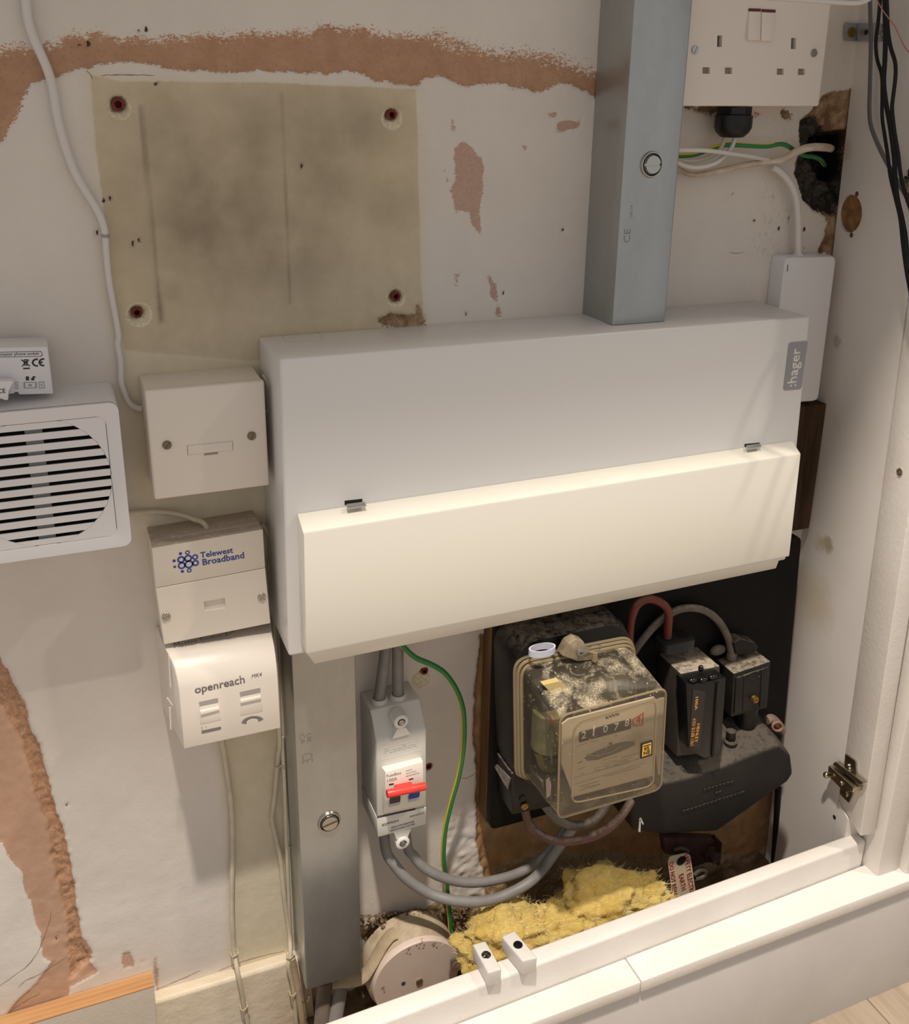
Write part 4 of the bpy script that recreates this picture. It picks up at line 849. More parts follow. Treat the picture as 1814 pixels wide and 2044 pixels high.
for q_ in ((340,605,425,590,425,613,336,632), (708,515,790,492,786,515,704,535)):
    part('flag_window', MB().slab([K('e4',q_[i:i+2]) for i in (0,2,4,6)], DMo+.0002, DMo-.001), BLK_PRINT, md)
text('FuseBox', K('e4',(292,482)), K('e4',(565,415)), DMo, GREY_PRINT, md); text('100A', K('e4',(302,572)), K('e4',(488,528)), DMo, GREY_PRINT, md)
text('MAIN', K('e4',(652,372)), K('e4',(765,342)), DMo, GREY_PRINT, md, ys=.6); text('SWITCH', K('e4',(655,422)), K('e4',(838,372)), DMo, GREY_PRINT, md, ys=.6); text('DISCONNECTOR', K('e4',(652,470)), K('e4',(898,405)), DMo, GREY_PRINT, md, ys=.9)
text('E2PMISH', K('e4',(212,1388)), K('e4',(515,1300)), DI+.0005, DKGREY, low, ys=.8); text('ISOLATE BEFORE', K('e4',(378,1428)), K('e4',(800,1312)), DI+.0005, DKGREY, low, ys=.8); text('REMOVING COVER', K('e4',(366,1486)), K('e4',(818,1354)), DI+.0005, DKGREY, low, ys=.8); text('BSEN60947-3', K('e4',(725,1222)), K('e4',(988,1152)), DI+.0005, GREY_PRINT, low, ys=.9)
# tails
ztc = P(K('d7',(176,640)), .03).z
cz = P(BL, DC).z
def top_tail(pts, lb): return cable('cable_tail', pts, .0051, GREY_CBL, lb, group='grey cable tails', n=16)
tA = P(K('d7',(262,480)), .020); tB = P(K('d7',(437,440)), .020)
top_tail([Vector((tA.x+.009,-.02,cz+.004)), Vector((tA.x+.006,-.02,(cz+ztc)/2)), Vector((tA.x,-.02,ztc+.003)), Vector((tA.x,-.02,ztc-.004))], 'grey cable dropping from the fuse box into the isolator, beside the trunking')
top_tail([Vector((tB.x,-.02,cz+.004)), Vector((tB.x,-.02,(cz+ztc)/2)), Vector((tB.x,-.02,ztc-.004))], 'grey cable dropping from the fuse box into the isolator, nearer the earth wire')
zib = P(K('d7',(252,1822)), DI).z
cable('cable_tail', [Vector((P(K('d3',(500,120)), .028).x,-.026,zib+.004))]+[P(K('d3',p), d) for *p, d in ((515,170,.028),(562,255,.034),(645,350,.040),(765,428,.046),(900,472,.056),(1040,485,.062),(1170,466,.064),(1290,418,.064),(1400,350,.062),(1480,262,.050),(1560,150,.048),(1640,40,.048))], .0050, GREY_CBL, 'grey cable looping from the isolator to the meter, lower of the two', n=16, group='grey cable tails')
cable('cable_tail', [Vector((P(K('d3',(625,110)), .028).x,-.026,zib+.004))]+[P(K('d3',p), d) for *p, d in ((645,150,.028),(680,205,.030),(735,270,.034),(835,328,.038),(960,362,.040),(1080,366,.040),(1220,342,.040),(1340,298,.038),(1440,235,.036),(1530,140,.036),(1600,40,.036))], .0048, GREY_CBL, 'grey cable looping from the isolator to the meter, upper of the two', n=16, group='grey cable tails')
ew = [P(K('d7',p), d) for *p, d in ((470,20,.030),(500,66,.030),(605,155,.030),(745,215,.031),(870,295,.032),(970,435,.034),(1032,600,.035),(1050,780,.035),(1042,1000,.034),(1000,1250,.031),(930,1500,.028),(875,1750,.026),(858,1990,.025))]+[P(K('c8',p), d) for *p, d in ((838,1300,.024),(848,1400,.024),(858,1500,.024),(864,1580,.024),(872,1640,.022),(880,1720,.020))]
earth(ew, .0025, 'long green and yellow wire bowing down from the fuse box past the isolator', ph=-.12, tw=0.0)

# ------------------------------------------------------------------ meter board, meter
zbt = P((1590,1064), .03).z; 
mbx0 = P((983,1500), .03).x; mzb = P((981,1657), .03).z
mo = thing('meter_board', Vector(((mbx0+.58)/2,0,mzb)), 'black painted board with timber edge behind the old meter', 'board')
rp = [P((1600,1072), .03), P((1566,1446), .03), P((1556,1530), .03)]
zz = min(cz-.0005, zbt)
part('front_board', MB().prism(rpoly([Vector((mbx0,-.03,zz)), Vector((min(rp[0].x, panel_x(-.03,-.2)-.002),-.03,zz)), Vector((rp[1].x,-.03,rp[1].z)), Vector((rp[2].x-.004,-.03,mzb)), Vector((mbx0,-.03,mzb))], .008), Vector((0,.0105,0))), BOARD_BLK, mo, 'black painted front', bevel=.001)
part('timber_batten', MB().box((mbx0+.0005,-.019,mzb+.0005),(mbx0+.05,-.0002,zz-.001)), OLDWOOD, mo, 'bare brown timber edge', bevel=.0008)
part('timber_batten', MB().box((.50,-.019,mzb+.03),(.54,-.0002,zz-.001)), DKWOOD, mo, bevel=.0008)
me_ = thing('electricity_meter', Vector((P((1150,1600), .06).x,-.03,P((1022,1625), .063).z)), 'old dusty electricity meter with a clear cover over a number dial', 'meter')
FL = [(1030,1530),(1030,1350),(1064,1318),(1230,1278),(1262,1302),(1275,1480),(1090,1560),(1062,1556)]
ffl = rpoly([P(p, .078) for p in FL], .014, 6)
bs = rpoly([P(p, .0600) for p in ((1016,1530),(1012,1300),(1040,1262),(1220,1225),(1250,1250),(1262,1480),(1080,1560),(1040,1560))], .010, 4)
part('base', MB().loft([[p+Y*.012 for p in [sum(bs,Vector())/len(bs)+(p-sum(bs,Vector())/len(bs))*.96 for p in bs]], bs, [Vector((p.x,-.0302,p.z)) for p in bs]]), BAKE, me_, bevel=.001)
part('terminal_block', MB().slab([(1020,1545),(1130,1515),(1240,1490),(1240,1572),(1092,1612),(1022,1627)], .064, .0302), BAKE, me_, bevel=.0015)
xl_ = P((1020,1545), .064).x-.0004
def PXX(p): v_ = ray(p); return CAM+v_*((xl_-CAM.x)/v_.x)
part('terminal_label', MB().prism([PXX(q) for q in K('d1',(250,1400),(268,1385),(372,1490),(350,1575))], Vector((.0008,0,0))), mat('worn_label', (150,140,128), .6, c2=(84,78,70), ns=160), me_)
screw(P(K('d1',(480,1700)), .0655), .0035, Y, me_, BRASS, 'slot', .6); part('cover_stud', MB().lathe(P(K('d1',(462,1640)), .064), Y, [(.003,-.001),(.003,.0015),(.0015,.0015)], 12), BAKE, me_)
G0 = [(1121,1632),(1119,1440),(1126,1424),(1318,1374),(1329,1388),(1318,1566),(1300,1580),(1140,1634)]
Gf = rpoly([P(p, .1295) for p in ((1112,1634),(1117,1428),(1329,1372),(1318,1574))], .008, 6)
Ff = rpoly([P(p, .080) for p in ((1044,1556),(1042,1330),(1262,1286),(1276,1490))], .013, 6)
gcn = sum(Gf, Vector())/len(Gf)
cvr = part('clear_cover', MB().loft([Ff, [a.lerp(b, .5) for a, b in zip(Ff, Gf)], Gf, [gcn+(p-gcn)*.985+Y*.0018 for p in Gf], [gcn+(p-gcn)*.95+Y*.0026 for p in Gf]], False, True), CLEAR, me_, 'clear plastic cover, dusty on top')
fcn = sum(Ff, Vector())/len(Ff)
for sck, dd, rr in ((1.012,.0,.0016),(1.045,-.003,.0017),(1.065,-.007,.0018)):
    lp_ = [fcn+(p-fcn)*sck+Y*dd for p in Ff]; part('cover_rim', MB().tube(lp_+lp_[:1], rr, 8, sub=1, ends=False), RIM, me_, 'yellowed clear rim')
lp_ = [gcn+(p-gcn)*.995+Y*.0006 for p in Gf]; part('front_bead', MB().tube(lp_+lp_[:1], .0011, 8, sub=1, ends=False), RIM, cvr)
wq = rpoly([P(p, .1318) for p in K('e5',(425,1560),(450,560),(540,440),(1580,135),(1600,230),(1560,1260),(1480,1330))], .009, 5)
part('window_bead', MB().tube(wq+wq[:1], .0008, 6, sub=1, ends=False), RIM, cvr)
DPl = .119
fp = part('faceplate', MB().slab([(1122,1446),(1135,1436),(1306,1392),(1316,1402),(1305,1548),(1145,1590),(1121,1525)], DPl, DPl-.002), PAPER, me_, 'pale printed dial plate')
rg = part('register_window', MB().loft([rpoly([P(p, DPl+.0004) for p in K('e5',(525,570),(1255,380),(1250,520),(525,715))], .0016), rpoly([P(p, DPl-.001) for p in K('e5',(525,570),(1255,380),(1250,520),(525,715))], .0016)]), mat('register_black', (62,56,52), .5), fp, 'dark counter window with white digits')
for ch_, xy in zip('21078', ((560,660),(715,620),(860,578),(1012,545),(1160,492))):
    text(ch_, K('e5',xy), K('e5',(xy[0]+(20 if ch_ == '1' else 62),xy[1]-(4.5 if ch_ == '1' else 14))), DPl+.0005, WHITE_PRINT, rg, name='digit')
rq = [P(p, DPl+.0004) for p in K('e5',(1268,390),(1432,285),(1420,470),(1280,490))]; rcn = sum(rq, Vector())/4
rf_ = part('red_digit_frame', MB().ring(rq, [rcn+(p-rcn)*.76 for p in rq], Vector((0,.001,0))), mat('dial_red', (190,76,62), .5), fp, 'red frame round the last digit'); text('4', K('e5',(1318,450)), K('e5',(1385,432)), DPl+.0003, RED_PRINT, rf_, name='digit')
text('kWh', K('e5',(900,385)), K('e5',(1085,332)), DPl+.0002, BLK_PRINT, fp, ys=.6)
ln = [K('e5',p) for p in ((600,930),(720,860),(900,780),(1080,720),(1200,700),(1300,700),(1310,740),(1200,800),(1000,880),(800,950),(650,968))]
part('disc_slot', MB().slab(ln, DPl+.0003, DPl-.001), mat('slot_grey', (104,98,88), .5), fp, 'lens-shaped slot with the spinning disc')
part('disc_edge', MB().tube([P(K('e5',p), DPl+.0006) for p in ((640,885),(760,892),(900,865),(1020,820),(1110,760))], .0006, 6, flat=.6), ALU, fp)
part('pin', MB().ball(P(K('e5',(970,732)), DPl+.001), .0014, 1), BRASS, fp)
pr = MB()
for a, b, wd in (((455,1300),(1440,995),2.5),((470,1205),(1400,930),1.5),((740,1075),(1270,920),2),((745,1125),(1240,985),2),((740,1075),(745,1125),2),((845,965),(1062,905),1.6),((840,1010),(1060,955),1.6),((500,760),(650,720),6),((690,708),(790,682),6),((510,1005),(580,975),12),((500,1090),(610,1060),4),((530,1160),(600,1140),4),((760,1105),(830,1085),5),((890,1060),(960,1040),5),((990,1035),(1080,1010),6),((1100,990),(1220,958),6),((530,1330),(800,1255),5),((590,1345),(820,1290),4),((530,1385),(820,1300),5),((1110,930),(1350,860),5),((860,660),(910,650),9),((1020,625),(1060,610),9),((1300,960),(1360,935),5),((880,1190),(1380,1050),5)):
    a_, b_ = P(K('e5',a), DPl+.0002), P(K('e5',b), DPl+.0002); dr = (b_-a_).normalized(); w_ = Y.cross(dr)*(wd*.000035)
    pr.prism([a_+w_, b_+w_, b_-w_, a_-w_], Vector((0,.0004,0)))
part('printed_lines', pr, GREY_PRINT, fp)
sk_ = part('date_sticker', MB().slab(K('e5',(1400,735),(1552,688),(1548,890),(1390,940)), .1335, .1318), BLK_PRINT, me_, 'small yellow sticker with a black border')
part('sticker_face', MB().slab(K('e5',(1416,750),(1535,712),(1530,872),(1404,914)), .1338, .1330), YSTICK, sk_); text('95', K('e5',(1432,835)), K('e5',(1505,806)), .1338, BLK_PRINT, sk_, bold=.03); text('NE', K('e5',(1424,893)), K('e5',(1518,862)), .1338, BLK_PRINT, sk_, bold=.03); part('sticker_line', MB().slab(K('e5',(1425,762),(1528,732),(1528,742),(1425,772)), .1340, .1335), BLK_PRINT, sk_)
# the works behind the dial
part('frame_plate', MB().slab([(1065,1400),(1255,1350),(1262,1520),(1075,1560)], .084, .072), mat('dark_frame', (64,58,46), .5), me_, bevel=.001)
part('coil', MB().lathe(P((1095,1452), .10), (0,0,1), [(.013,-.02),(.015,-.018),(.015,.018),(.013,.02)], 24), OLIVE, me_, 'olive varnished coil'); part('coil_core', MB().slab([(1078,1380),(1150,1362),(1152,1420),(1082,1436)], .104, .085), mat('core_black', (40,38,34), .5), me_, bevel=.001)
part('coil_tag', MB().slab(K('f3',(450,680),(620,640),(720,720),(560,790)), .106, .100), YELLOWED, me_, 'yellowed tag'); part('magnet', MB().tube([P(p, .098) for p in ((1075,1500),(1085,1528),(1112,1540),(1130,1520))], .004, 10), mat('works_brass', (136,128,84), .4, metal=.3), me_); part('lower_shade', MB().slab([(1080,1560),(1290,1512),(1290,1560),(1092,1604)], .110, .085), mat('works_shadow', (78,70,60), .6), me_, bevel=.001)  # lowest slab is coloured dark to paint in the shadow below the dial plate
part('paper_slip', MB().loft([[P(p, .112) for p in K('d1',(640,1500),(665,1480),(682,1540),(675,1620),(645,1640))], [P(p, .111) for p in K('d1',(640,1500),(665,1480),(682,1540),(675,1620),(645,1640))]]), mat('slip_white', (206,196,184), .6), me_, 'torn white slip')
# lug, seal and wire
lug = K('f3',(650,370),(720,240),(800,190),(880,220),(930,300),(960,360),(1020,410),(820,430))
part('seal_lug', MB().slab(lug, .089, .078), mat('dusty_clear_lug', (150,136,112), .5, c2=(120,106,84), ns=150), me_, 'dusty sealing lug', bevel=.001)
part('seal_wire', MB().tube([P(K('f3',p), .0915) for p in ((845,330),(900,305),(970,265),(1040,255),(1065,275),(1040,310),(1000,330),(990,420))], .0005, 6), STEEL, me_); part('lead_seal', MB().lathe(P(K('f3',(845,335)), .0905), Y, [(.0034,-.001),(.0034,.001),(.0016,.0014),(.0012,-.0004)], 14), ALU, me_); part('lug_post', MB().tube([P(K('f3',p), .092) for p in ((1000,330),(995,420))], .0026, 10, sub=1), RIM, me_)
rgc = P(K('d1',(612,522)), .084); n = 28
ovl = [(math.cos(2*math.pi*i/n)*.0125, math.sin(2*math.pi*i/n)*.0068) for i in range(n)]
def ovr(s_, z): return [rgc+Vector((a*s_, b*s_, z)) for a, b in ovl]
solo('plastic_ring', MB().loft([ovr(1,-.003), ovr(1,.003), ovr(.86,.003), ovr(.86,-.003), ovr(1,-.003)], False, False), mat('pale_ring', (188,190,206), .4), 'small pale oval plastic ring lying on top of the black meter case', 'ring')
# old tails under the meter
cable('old_tail', [P(K('d1',p), d) for *p, d in ((480,1680,.05),(492,1770,.05),(535,1865,.055),(640,1938,.062),(780,1965,.070),(920,1948,.078),(1060,1898,.084),(1180,1805,.086),(1265,1690,.080),(1310,1590,.066),(1330,1500,.05))], .0042, BRN_CBL, 'thick old brown cable looping under the meter', n=14)
cable('old_tail', [P(K('d1',p), d) for *p, d in ((600,1640,.05),(660,1730,.055),(745,1810,.06),(865,1850,.064),(975,1822,.066),(1060,1745,.062),(1120,1640,.055))], .0044, OLDG_CBL, 'thick old grey cable looping under the meter above the brown one', n=14)

# ------------------------------------------------------------------ service cut-out
co = thing('service_cutout', Vector((.46,-.03,P((1310,1668), .078).z)), 'dusty black mains fuse block with moulded base beside the meter', 'fuse holder')
fr_ = [(1290,1570),(1380,1552),(1450,1528),(1520,1500),(1556,1488),(1580,1508),(1585,1545),(1574,1562),(1432,1662),(1310,1668),(1264,1660),(1256,1600)]
fpts = [P(p, .080) for p in fr_]; raise_ = [.010,.012,.014,.016,.016,.014,0,0,0,0,0,.004]
bpts = [Vector((p.x,-.0305,p.z+r)) for p, r in zip(fpts, raise_)]
part('moulded_base', MB().loft([fpts, bpts]), CUTBASE, co, bevel=.005, seg=3, ang=20)
DK_ = .080
# carrier tower
part('carrier_body', MB().slab(K('d2',(600,700),(900,640),(900,1290),(570,1330)), .070, .0305), BAKE_G, co, bevel=.002)
part('fuse_carrier', MB().slab(K('d2',(640,770),(690,780),(945,730),(905,1312),(780,1345),(660,1270)), .088, .0705), BLACK, co, 'shiny black fuse carrier', bevel=.0015)
lab = part('carrier_label', MB().slab(K('d2',(692,815),(788,835),(745,1272),(665,1248)), .0886, .0875), mat('label_black', (34,32,30), .4), co, 'black label with gold print')
text('100A', K('d2',(712,878)), K('d2',(705,980)), .0888, GOLD_PRINT, lab, ys=.6, bold=.035); text('HENLEY', K('d2',(725,1080)), K('d2',(705,1225)), .0888, GOLD_PRINT, lab, ys=.75, bold=.035); text('415V B.S.88 1361', K('d2',(690,1040)), K('d2',(672,1245)), .0888, GOLD_PRINT, lab, ys=1.3, bold=.01)
part('carrier_rib', MB().tube([P(K('d2',p), .0885) for p in ((880,765),(842,1325))], .0016, 8, sub=1), BLACK, co)
part('wax_seal', MB().ball(P(K('d2',(690,745)), .085), .0042, 2, (1.2,.8,.6)).ball(P(K('d2',(770,740)), .087), .004, 2, (1.3,.8,.6)).ball(P(K('d2',(840,720)), .087), .0042, 2, (1.2,.8,.6)).ball(P(K('d2',(752,660)), .078), .0034, 2, (.8,.8,1.1)), mat('black_wax', (18,17,17), .15), co, 'glossy black sealing wax')
tc = P(K('d2',(555,440)), .046)
ti = MB(); u = Vector((1,0,0)); v = Vector((0,1,0)); tz = P(K('d2',(560,520)), .052).z
o1 = rrect(Vector((tc.x,-.046,tz)), u, v, .036, .024, .007, 5); hz = .010
ti.loft([o1, [p+Vector((0,0,hz)) for p in o1], [Vector((tc.x,-.046,tz+hz))+(p-Vector((tc.x,-.046,tz)))*.88+Vector((0,0,.001)) for p in o1]])
part('cable_collar', ti, mat('collar_black', (44,44,47), .5), co, 'black two-hole cable collar')
for dx in (-.009, .009): part('cable_hole', MB().lathe(Vector((tc.x+dx,-.046,tz+hz+.0008)), (0,0,1), [(.0058,0),(.0058,.0006)], 18), HOLE, co)
# neutral block
nq = K('d2',(1000,700),(1282,606),(1255,960),(980,1030))
part('neutral_block', MB().slab(nq, .060, .0305), BAKE_D, co, bevel=.0015); 
nf = [P(p, .0605) for p in K('d2',(1015,730),(1262,645),(1240,940),(1000,1000))]; nc = sum(nf, Vector())/4
nb = part('neutral_cover', MB().prism([p+Y*.0012 for p in nf], -Y*.002), BAKE, co, bevel=.0006)
for a, b in (((1080,720),(1070,985)), ((1215,670),(1200,955))): part('cover_rib', MB().tube([P(K('d2',a), .0620), P(K('d2',b), .0620)], .0006, 6, sub=1), BAKE, nb)
el = [P(K('d2',(1155+48*math.cos(6.283*i/24), 712+26*math.sin(6.283*i/24)-10*math.cos(6.283*i/24))), .0622) for i in range(25)]; part('oval_mark', MB().tube(el, .0004, 6, sub=1), BAKE, nb)
screw(P(K('d2',(1152,885)), .0625), .0036, Y, co, BRASS, 'slot', .3, h=.004)
part('block_cap', MB().slab(K('d2',(1020,560),(1160,545),(1190,500),(1170,470),(1060,440),(1000,470)), .046, .0305), BAKE, co, bevel=.0015)
part('neck', MB().lathe(Vector((P(K('d2',(1120,1080)), .052).x,-.045,P(K('d2',(1120,1160)), .052).z)), (0,0,1), [(.0115,0),(.0115,.045)], 24), BLACK, co)
part('hex_bolt', MB().lathe(P(K('d2',(975,1220)), .060)+Vector((0,0,-.002)), (0,0,1), [(.0072,0),(.0072,.004),(.0058,.005)], 20).lathe(P(K('d2',(975,1190)), .060)+Vector((0,0,.002)), (0,0,1), [(.0055,0),(.0055,.0075)], 6), CUTBASE, co, bevel=.0004)
part('corner_lug', MB().tube([P(K('d2',p), .05) for p in ((1250,1050),(1290,1040),(1340,1090),(1365,1130))], .0048, 12), mat('dusty_pink_lug', (140,118,104), .7, c2=(110,90,80), ns=150), co, 'dusty pinkish fixing lug')
part('lug_ring', MB().tube([P(K('d2',(1330+38*math.cos(t), 1098+34*math.sin(t))), .056) for t in [6.283*i/12 for i in range(13)]], .0014, 6, sub=1), mat('lug_copper', (150,110,90), .6), co)
em_ = MB()
for a, b in (((770,1580),(1000,1515)), ((860,1605),(910,1590)), ((610,1745),(1085,1590))):
    q0, q1 = P(K('d2',a), .0805), P(K('d2',b), .0805); n_ = max(2, int((q1-q0).length/.0045))
    for k in range(n_):
        p0 = q0.lerp(q1, k/n_); p1 = q0.lerp(q1, (k+.75)/n_); em_.prism([p0+Vector((0,0,-.0014)), p1+Vector((0,0,-.0014)), p1+Vector((0,0,.0012+.0008*random.random())), p0+Vector((0,0,.0008+.001*random.random()))], Y*.0006)
part('moulded_lettering', em_, CUTBASE, co, 'worn raised moulding marks')
part('arrow_mark', MB().slab(K('d2',(283,1895),(290,1800),(300,1793),(295,1898)), .0812, .0795).slab(K('d2',(288,1815),(302,1790),(322,1838),(312,1840),(300,1812)), .0812, .0795), WHITE_PRINT, co, 'white painted arrow')
cable('old_tail', [Vector((tc.x-.009,-.046,tz+.004)), Vector((tc.x-.009,-.046,tz+.018))]+[P(K('d2',p), d) for *p, d in ((505,230,.047),(445,160,.047),(355,135,.047),(270,180,.047),(225,290,.047),(212,430,.046),(228,560,.045),(200,690,.045),(60,800,.045))], .0040, RED_CBL, 'old red cable arching up into the fuse holder', n=14)
nbx = P(K('d2',(985,590)), .045)
cable('old_tail', [P(K('d2',p), d) for *p, d in ((990,620,.040),(978,520,.040),(945,400,.039),(870,285,.038),(760,215,.037),(630,205,.0365),(520,245,.0365),(400,340,.0365),(290,470,.0365),(200,590,.0365),(40,700,.040))], .0038, OLDG_CBL, 'old grey-brown cable arching behind the red one to the right-hand block', n=14)
part('cable_boot', MB().ball(P(K('d2',(985,560)), .040), .006, 2, (1,.8,1.5)).ball(P(K('d2',(880,520)), .036), .006, 2, (1.6,.7,1)), mat('boot_dusty', (120,110,98), .8, c2=(96,86,76), ns=90), co)
cable('service_cable', [P(K('d2',p), .014) for p in ((1335,1560),(1330,1700),(1322,1850),(1312,2010),(1300,2200))], .0038, BLK_CBL, 'black cable running straight down beside the side panel under the fuse block')
# earth clamp, tag
ck_ = thing('earth_clamp', P(K('f2',(1240,520)), .05), 'dark rusty earth clamp bracket under the black fuse block', 'clamp')
part('bracket', MB().slab(K('f2',(870,190),(1500,215),(1575,260),(1545,500),(1380,500),(1230,560),(1200,400),(900,400)), .050, .040), RUST, ck_, bevel=.001); part('bolt', MB().lathe(P(K('f2',(1450,380)), .052), Y, [(.0105,-.002),(.0105,.002),(.007,.0022),(.007,.009),(.0055,.010)], 6), RUST, ck_, bevel=.0004); part('bracket_edge', MB().slab(K('f2',(1568,262),(1582,262),(1550,545),(1536,545)), .060, .045), RUST, ck_)
part('clamp_loop', MB().tube([P(K('f2',p), .056) for p in ((1240,640),(1290,590),(1350,580),(1375,620),(1330,670),(1250,690))], .0028, 8), mat('loop_grey', (84,78,70), .6), ck_)
tq_ = [P(p, .062) for p in K('f2',(925,480),(950,425),(1140,382),(1195,400),(1260,860),(990,1000))]
tg = thing('earth_tag', tq_[5], 'cream warning tag with red lettering hanging behind the rail', 'tag')
tgm = part('tag', MB().prism(rpoly(tq_, .004), Vector((0,.0008,0))), CREAMTAG, tg); part('tag_hole', MB().lathe(P(K('f2',(1085,470)), .0622), Y, [(.0052,-.0003),(.0056,.0002)], 20), HOLE, tg)
text('SAFETY ELECTRICAL', K('f2',(1118,400)), K('f2',(1208,978)), .0622, RED_PRINT, tgm, ys=1.0, bold=.01); text('EARTH', K('f2',(1055,648)), K('f2',(1092,838)), .0622, RED_PRINT, tgm, bold=.01); text('DO NOT REMOVE', K('f2',(938,505)), K('f2',(1003,985)), .0622, RED_PRINT, tgm, ys=1.0, bold=.01)
part('tag_tie', MB().tube([P(K('f2',p), .058) for p in ((1000,340),(1060,320),(1130,330),(1170,360))], .0018, 8), mat('tie_grey', (70,66,62), .6), tg)
# ------------------------------------------------------------------ yellow insulation
wl = MB()
def blob(px_, d, r, sx_, sy_, sz_, seed):
    c = P(px_, d); b = bmesh.new(); bmesh.ops.create_icosphere(b, subdivisions=5, radius=1)
    for vv in b.verts:
        n0 = vv.co.copy(); k = 1+.42*noise.fractal(n0*1.6+Vector((seed,0,0)), 1, 2, 3)+.05*noise.fractal(n0*7+Vector((0,seed,0)), .8, 2, 4)
        vv.co = c+Vector((n0.x*sx_, n0.y*sy_, n0.z*sz_))*r*k
    t = bpy.data.meshes.new('t'); b.to_mesh(t); b.free(); wl.bm.from_mesh(t); bpy.data.meshes.remove(t)
for a in (((1010,1868),.085,.034,1.05,.8,.70,1),((1062,1855),.070,.030,.9,.8,.85,2),((958,1898),.080,.026,1,.8,.8,3),((1000,1805),.012,.014,1.5,.6,.55,9),((1190,1800),.075,.040,1.2,.8,.75,4),((1255,1795),.080,.030,1.3,.8,.65,5),((1115,1850),.085,.028,1.1,.8,.7,6),((1150,1806),.040,.020,.8,.7,1.2,7),((1300,1800),.085,.018,1.2,.8,.6,8),((1170,1860),.095,.03,1.6,.6,.6,10)): blob(*a)
wm = wl.mesh('insulation_wool', Vector((0,0,0)), sharp=180)
wo = link('insulation_wool', wm, WOOL, None, Vector((0,0,0))); wo['kind'] = 'stuff'; tag(wo, 'clump of yellow mineral wool stuffed behind the white rail', 'insulation')
fb_ = MB(); wv = [(v.co.copy(), v.normal.copy()) for v in wm.vertices]
for i in range(15000):
    p, n_ = random.choice(wv); dr = (n_*.35+Vector((random.gauss(0,1)+.6, random.gauss(0,.6), random.gauss(0,1)+.4))*.6).normalized(); L = random.uniform(.003,.011); sd = dr.orthogonal().normalized()*.00007
    b1 = p+dr*L*.5+Vector((random.gauss(0,1),random.gauss(0,1),random.gauss(0,1)))*.001; b2 = p+dr*L
    vs_ = [fb_.bm.verts.new(x) for x in (p-sd, p+sd, b1+sd, b1-sd, b2)]
    fb_.bm.faces.new((vs_[0],vs_[1],vs_[2],vs_[3])); fb_.bm.faces.new((vs_[3],vs_[2],vs_[4]))
fo_ = part('loose_fibres', fb_, WOOL2, wo); fo_['kind'] = 'stuff'

# ------------------------------------------------------------------ junction box
jc = P(K('d3',(703,948)), .047); RJ = .0452
jb = thing('junction_box', Vector((jc.x,-.01,jc.z-RJ)), 'round pale junction box with dusty rim at the foot of the lower trunking', 'junction box')
part('base', MB().lathe(Vector((jc.x,-.010,jc.z)), Y, [(RJ*1.05,0),(RJ*1.05,.026),(RJ*1.0,.030)], 56), mat('dusty_rim', (196,180,156), .8, c2=(168,150,124), ns=60, bump=.0006, bs=200), jb)
ld = part('lid', MB().lathe(Vector((jc.x,-.040,jc.z)), Y, [(RJ*.995,0),(RJ*.995,.005),(RJ*.975,.0068),(0.001,.0072)], 64), mat('pinkish_lid', (220,202,190), .5, c2=(212,192,178), ns=20), jb)
screw(P(K('d3',(716,965)), .0474), .0036, Y, jb, NICKEL, 'slot', .7); part('lid_dimple', MB().lathe(P(K('d3',(620,977)), .0473), Y, [(.0022,-.0005),(.0022,.0002),(.0012,.0002)], 12), DKGREY, jb)
ts = MB()
for x, y_ in ((640,790),(650,770),(655,762),(700,745),(720,735),(733,722),(745,742),(730,708),(715,760),(740,760),(795,735),(805,745),(820,755),(810,730),(500,995),(500,1010),(505,1025),(490,1002),(920,895),(940,888),(800,745),(660,795)):
    c = P(K('d3',(x,y_)), .0474); ts.prism([c+Vector((a,0,b)) for a, b in ((-.0009,-.0004),(.0009,-.0003),(.001,.0004),(-.0008,.0004))], Y*.0002)
part('lid_markings', ts, mat('lid_mark', (160,138,126), .6), ld)
solo('flat_cable', MB().tube([P(K('e6',p), d) for *p, d in ((1900,20,.030),(1810,60,.030),(1700,190,.032),(1600,360,.034),(1500,540,.036),(1400,690,.036),(1290,760,.034),(1130,800,.032),(980,800,.030),(860,820,.028))], .0028, 12, flat=2.6), TAN_CBL, 'dusty tan flat cable curling from the round junction box under the trunking', 'cable')
for l_, m_, r_, lb in (([(730,860,.030),(720,960,.032),(700,1150,.036),(680,1400,.040),(660,1650,.044)], OLDG_CBL, .0075, 'wide grey-brown cable dropping out of the lower trunking, left of the pair'), ([(1000,800,.030),(985,950,.032),(950,1150,.036),(915,1350,.040),(870,1600,.044)], GREY_CBL, .0072, 'wide grey cable dropping out of the lower trunking, nearer the junction box')):
    solo('flat_cable', MB().tube([P(K('e6',p), d) for *p, d in l_], r_, 14, flat=.55), m_, lb, 'cable')
solo('wire_hook', MB().tube([P(K('e6',p), .045) for p in ((470,1050),(468,1100),(440,1150),(410,1160),(350,1165))], .0006, 6), STEEL, 'tiny bent wire end at the bottom corner of the lower trunking', 'wire')

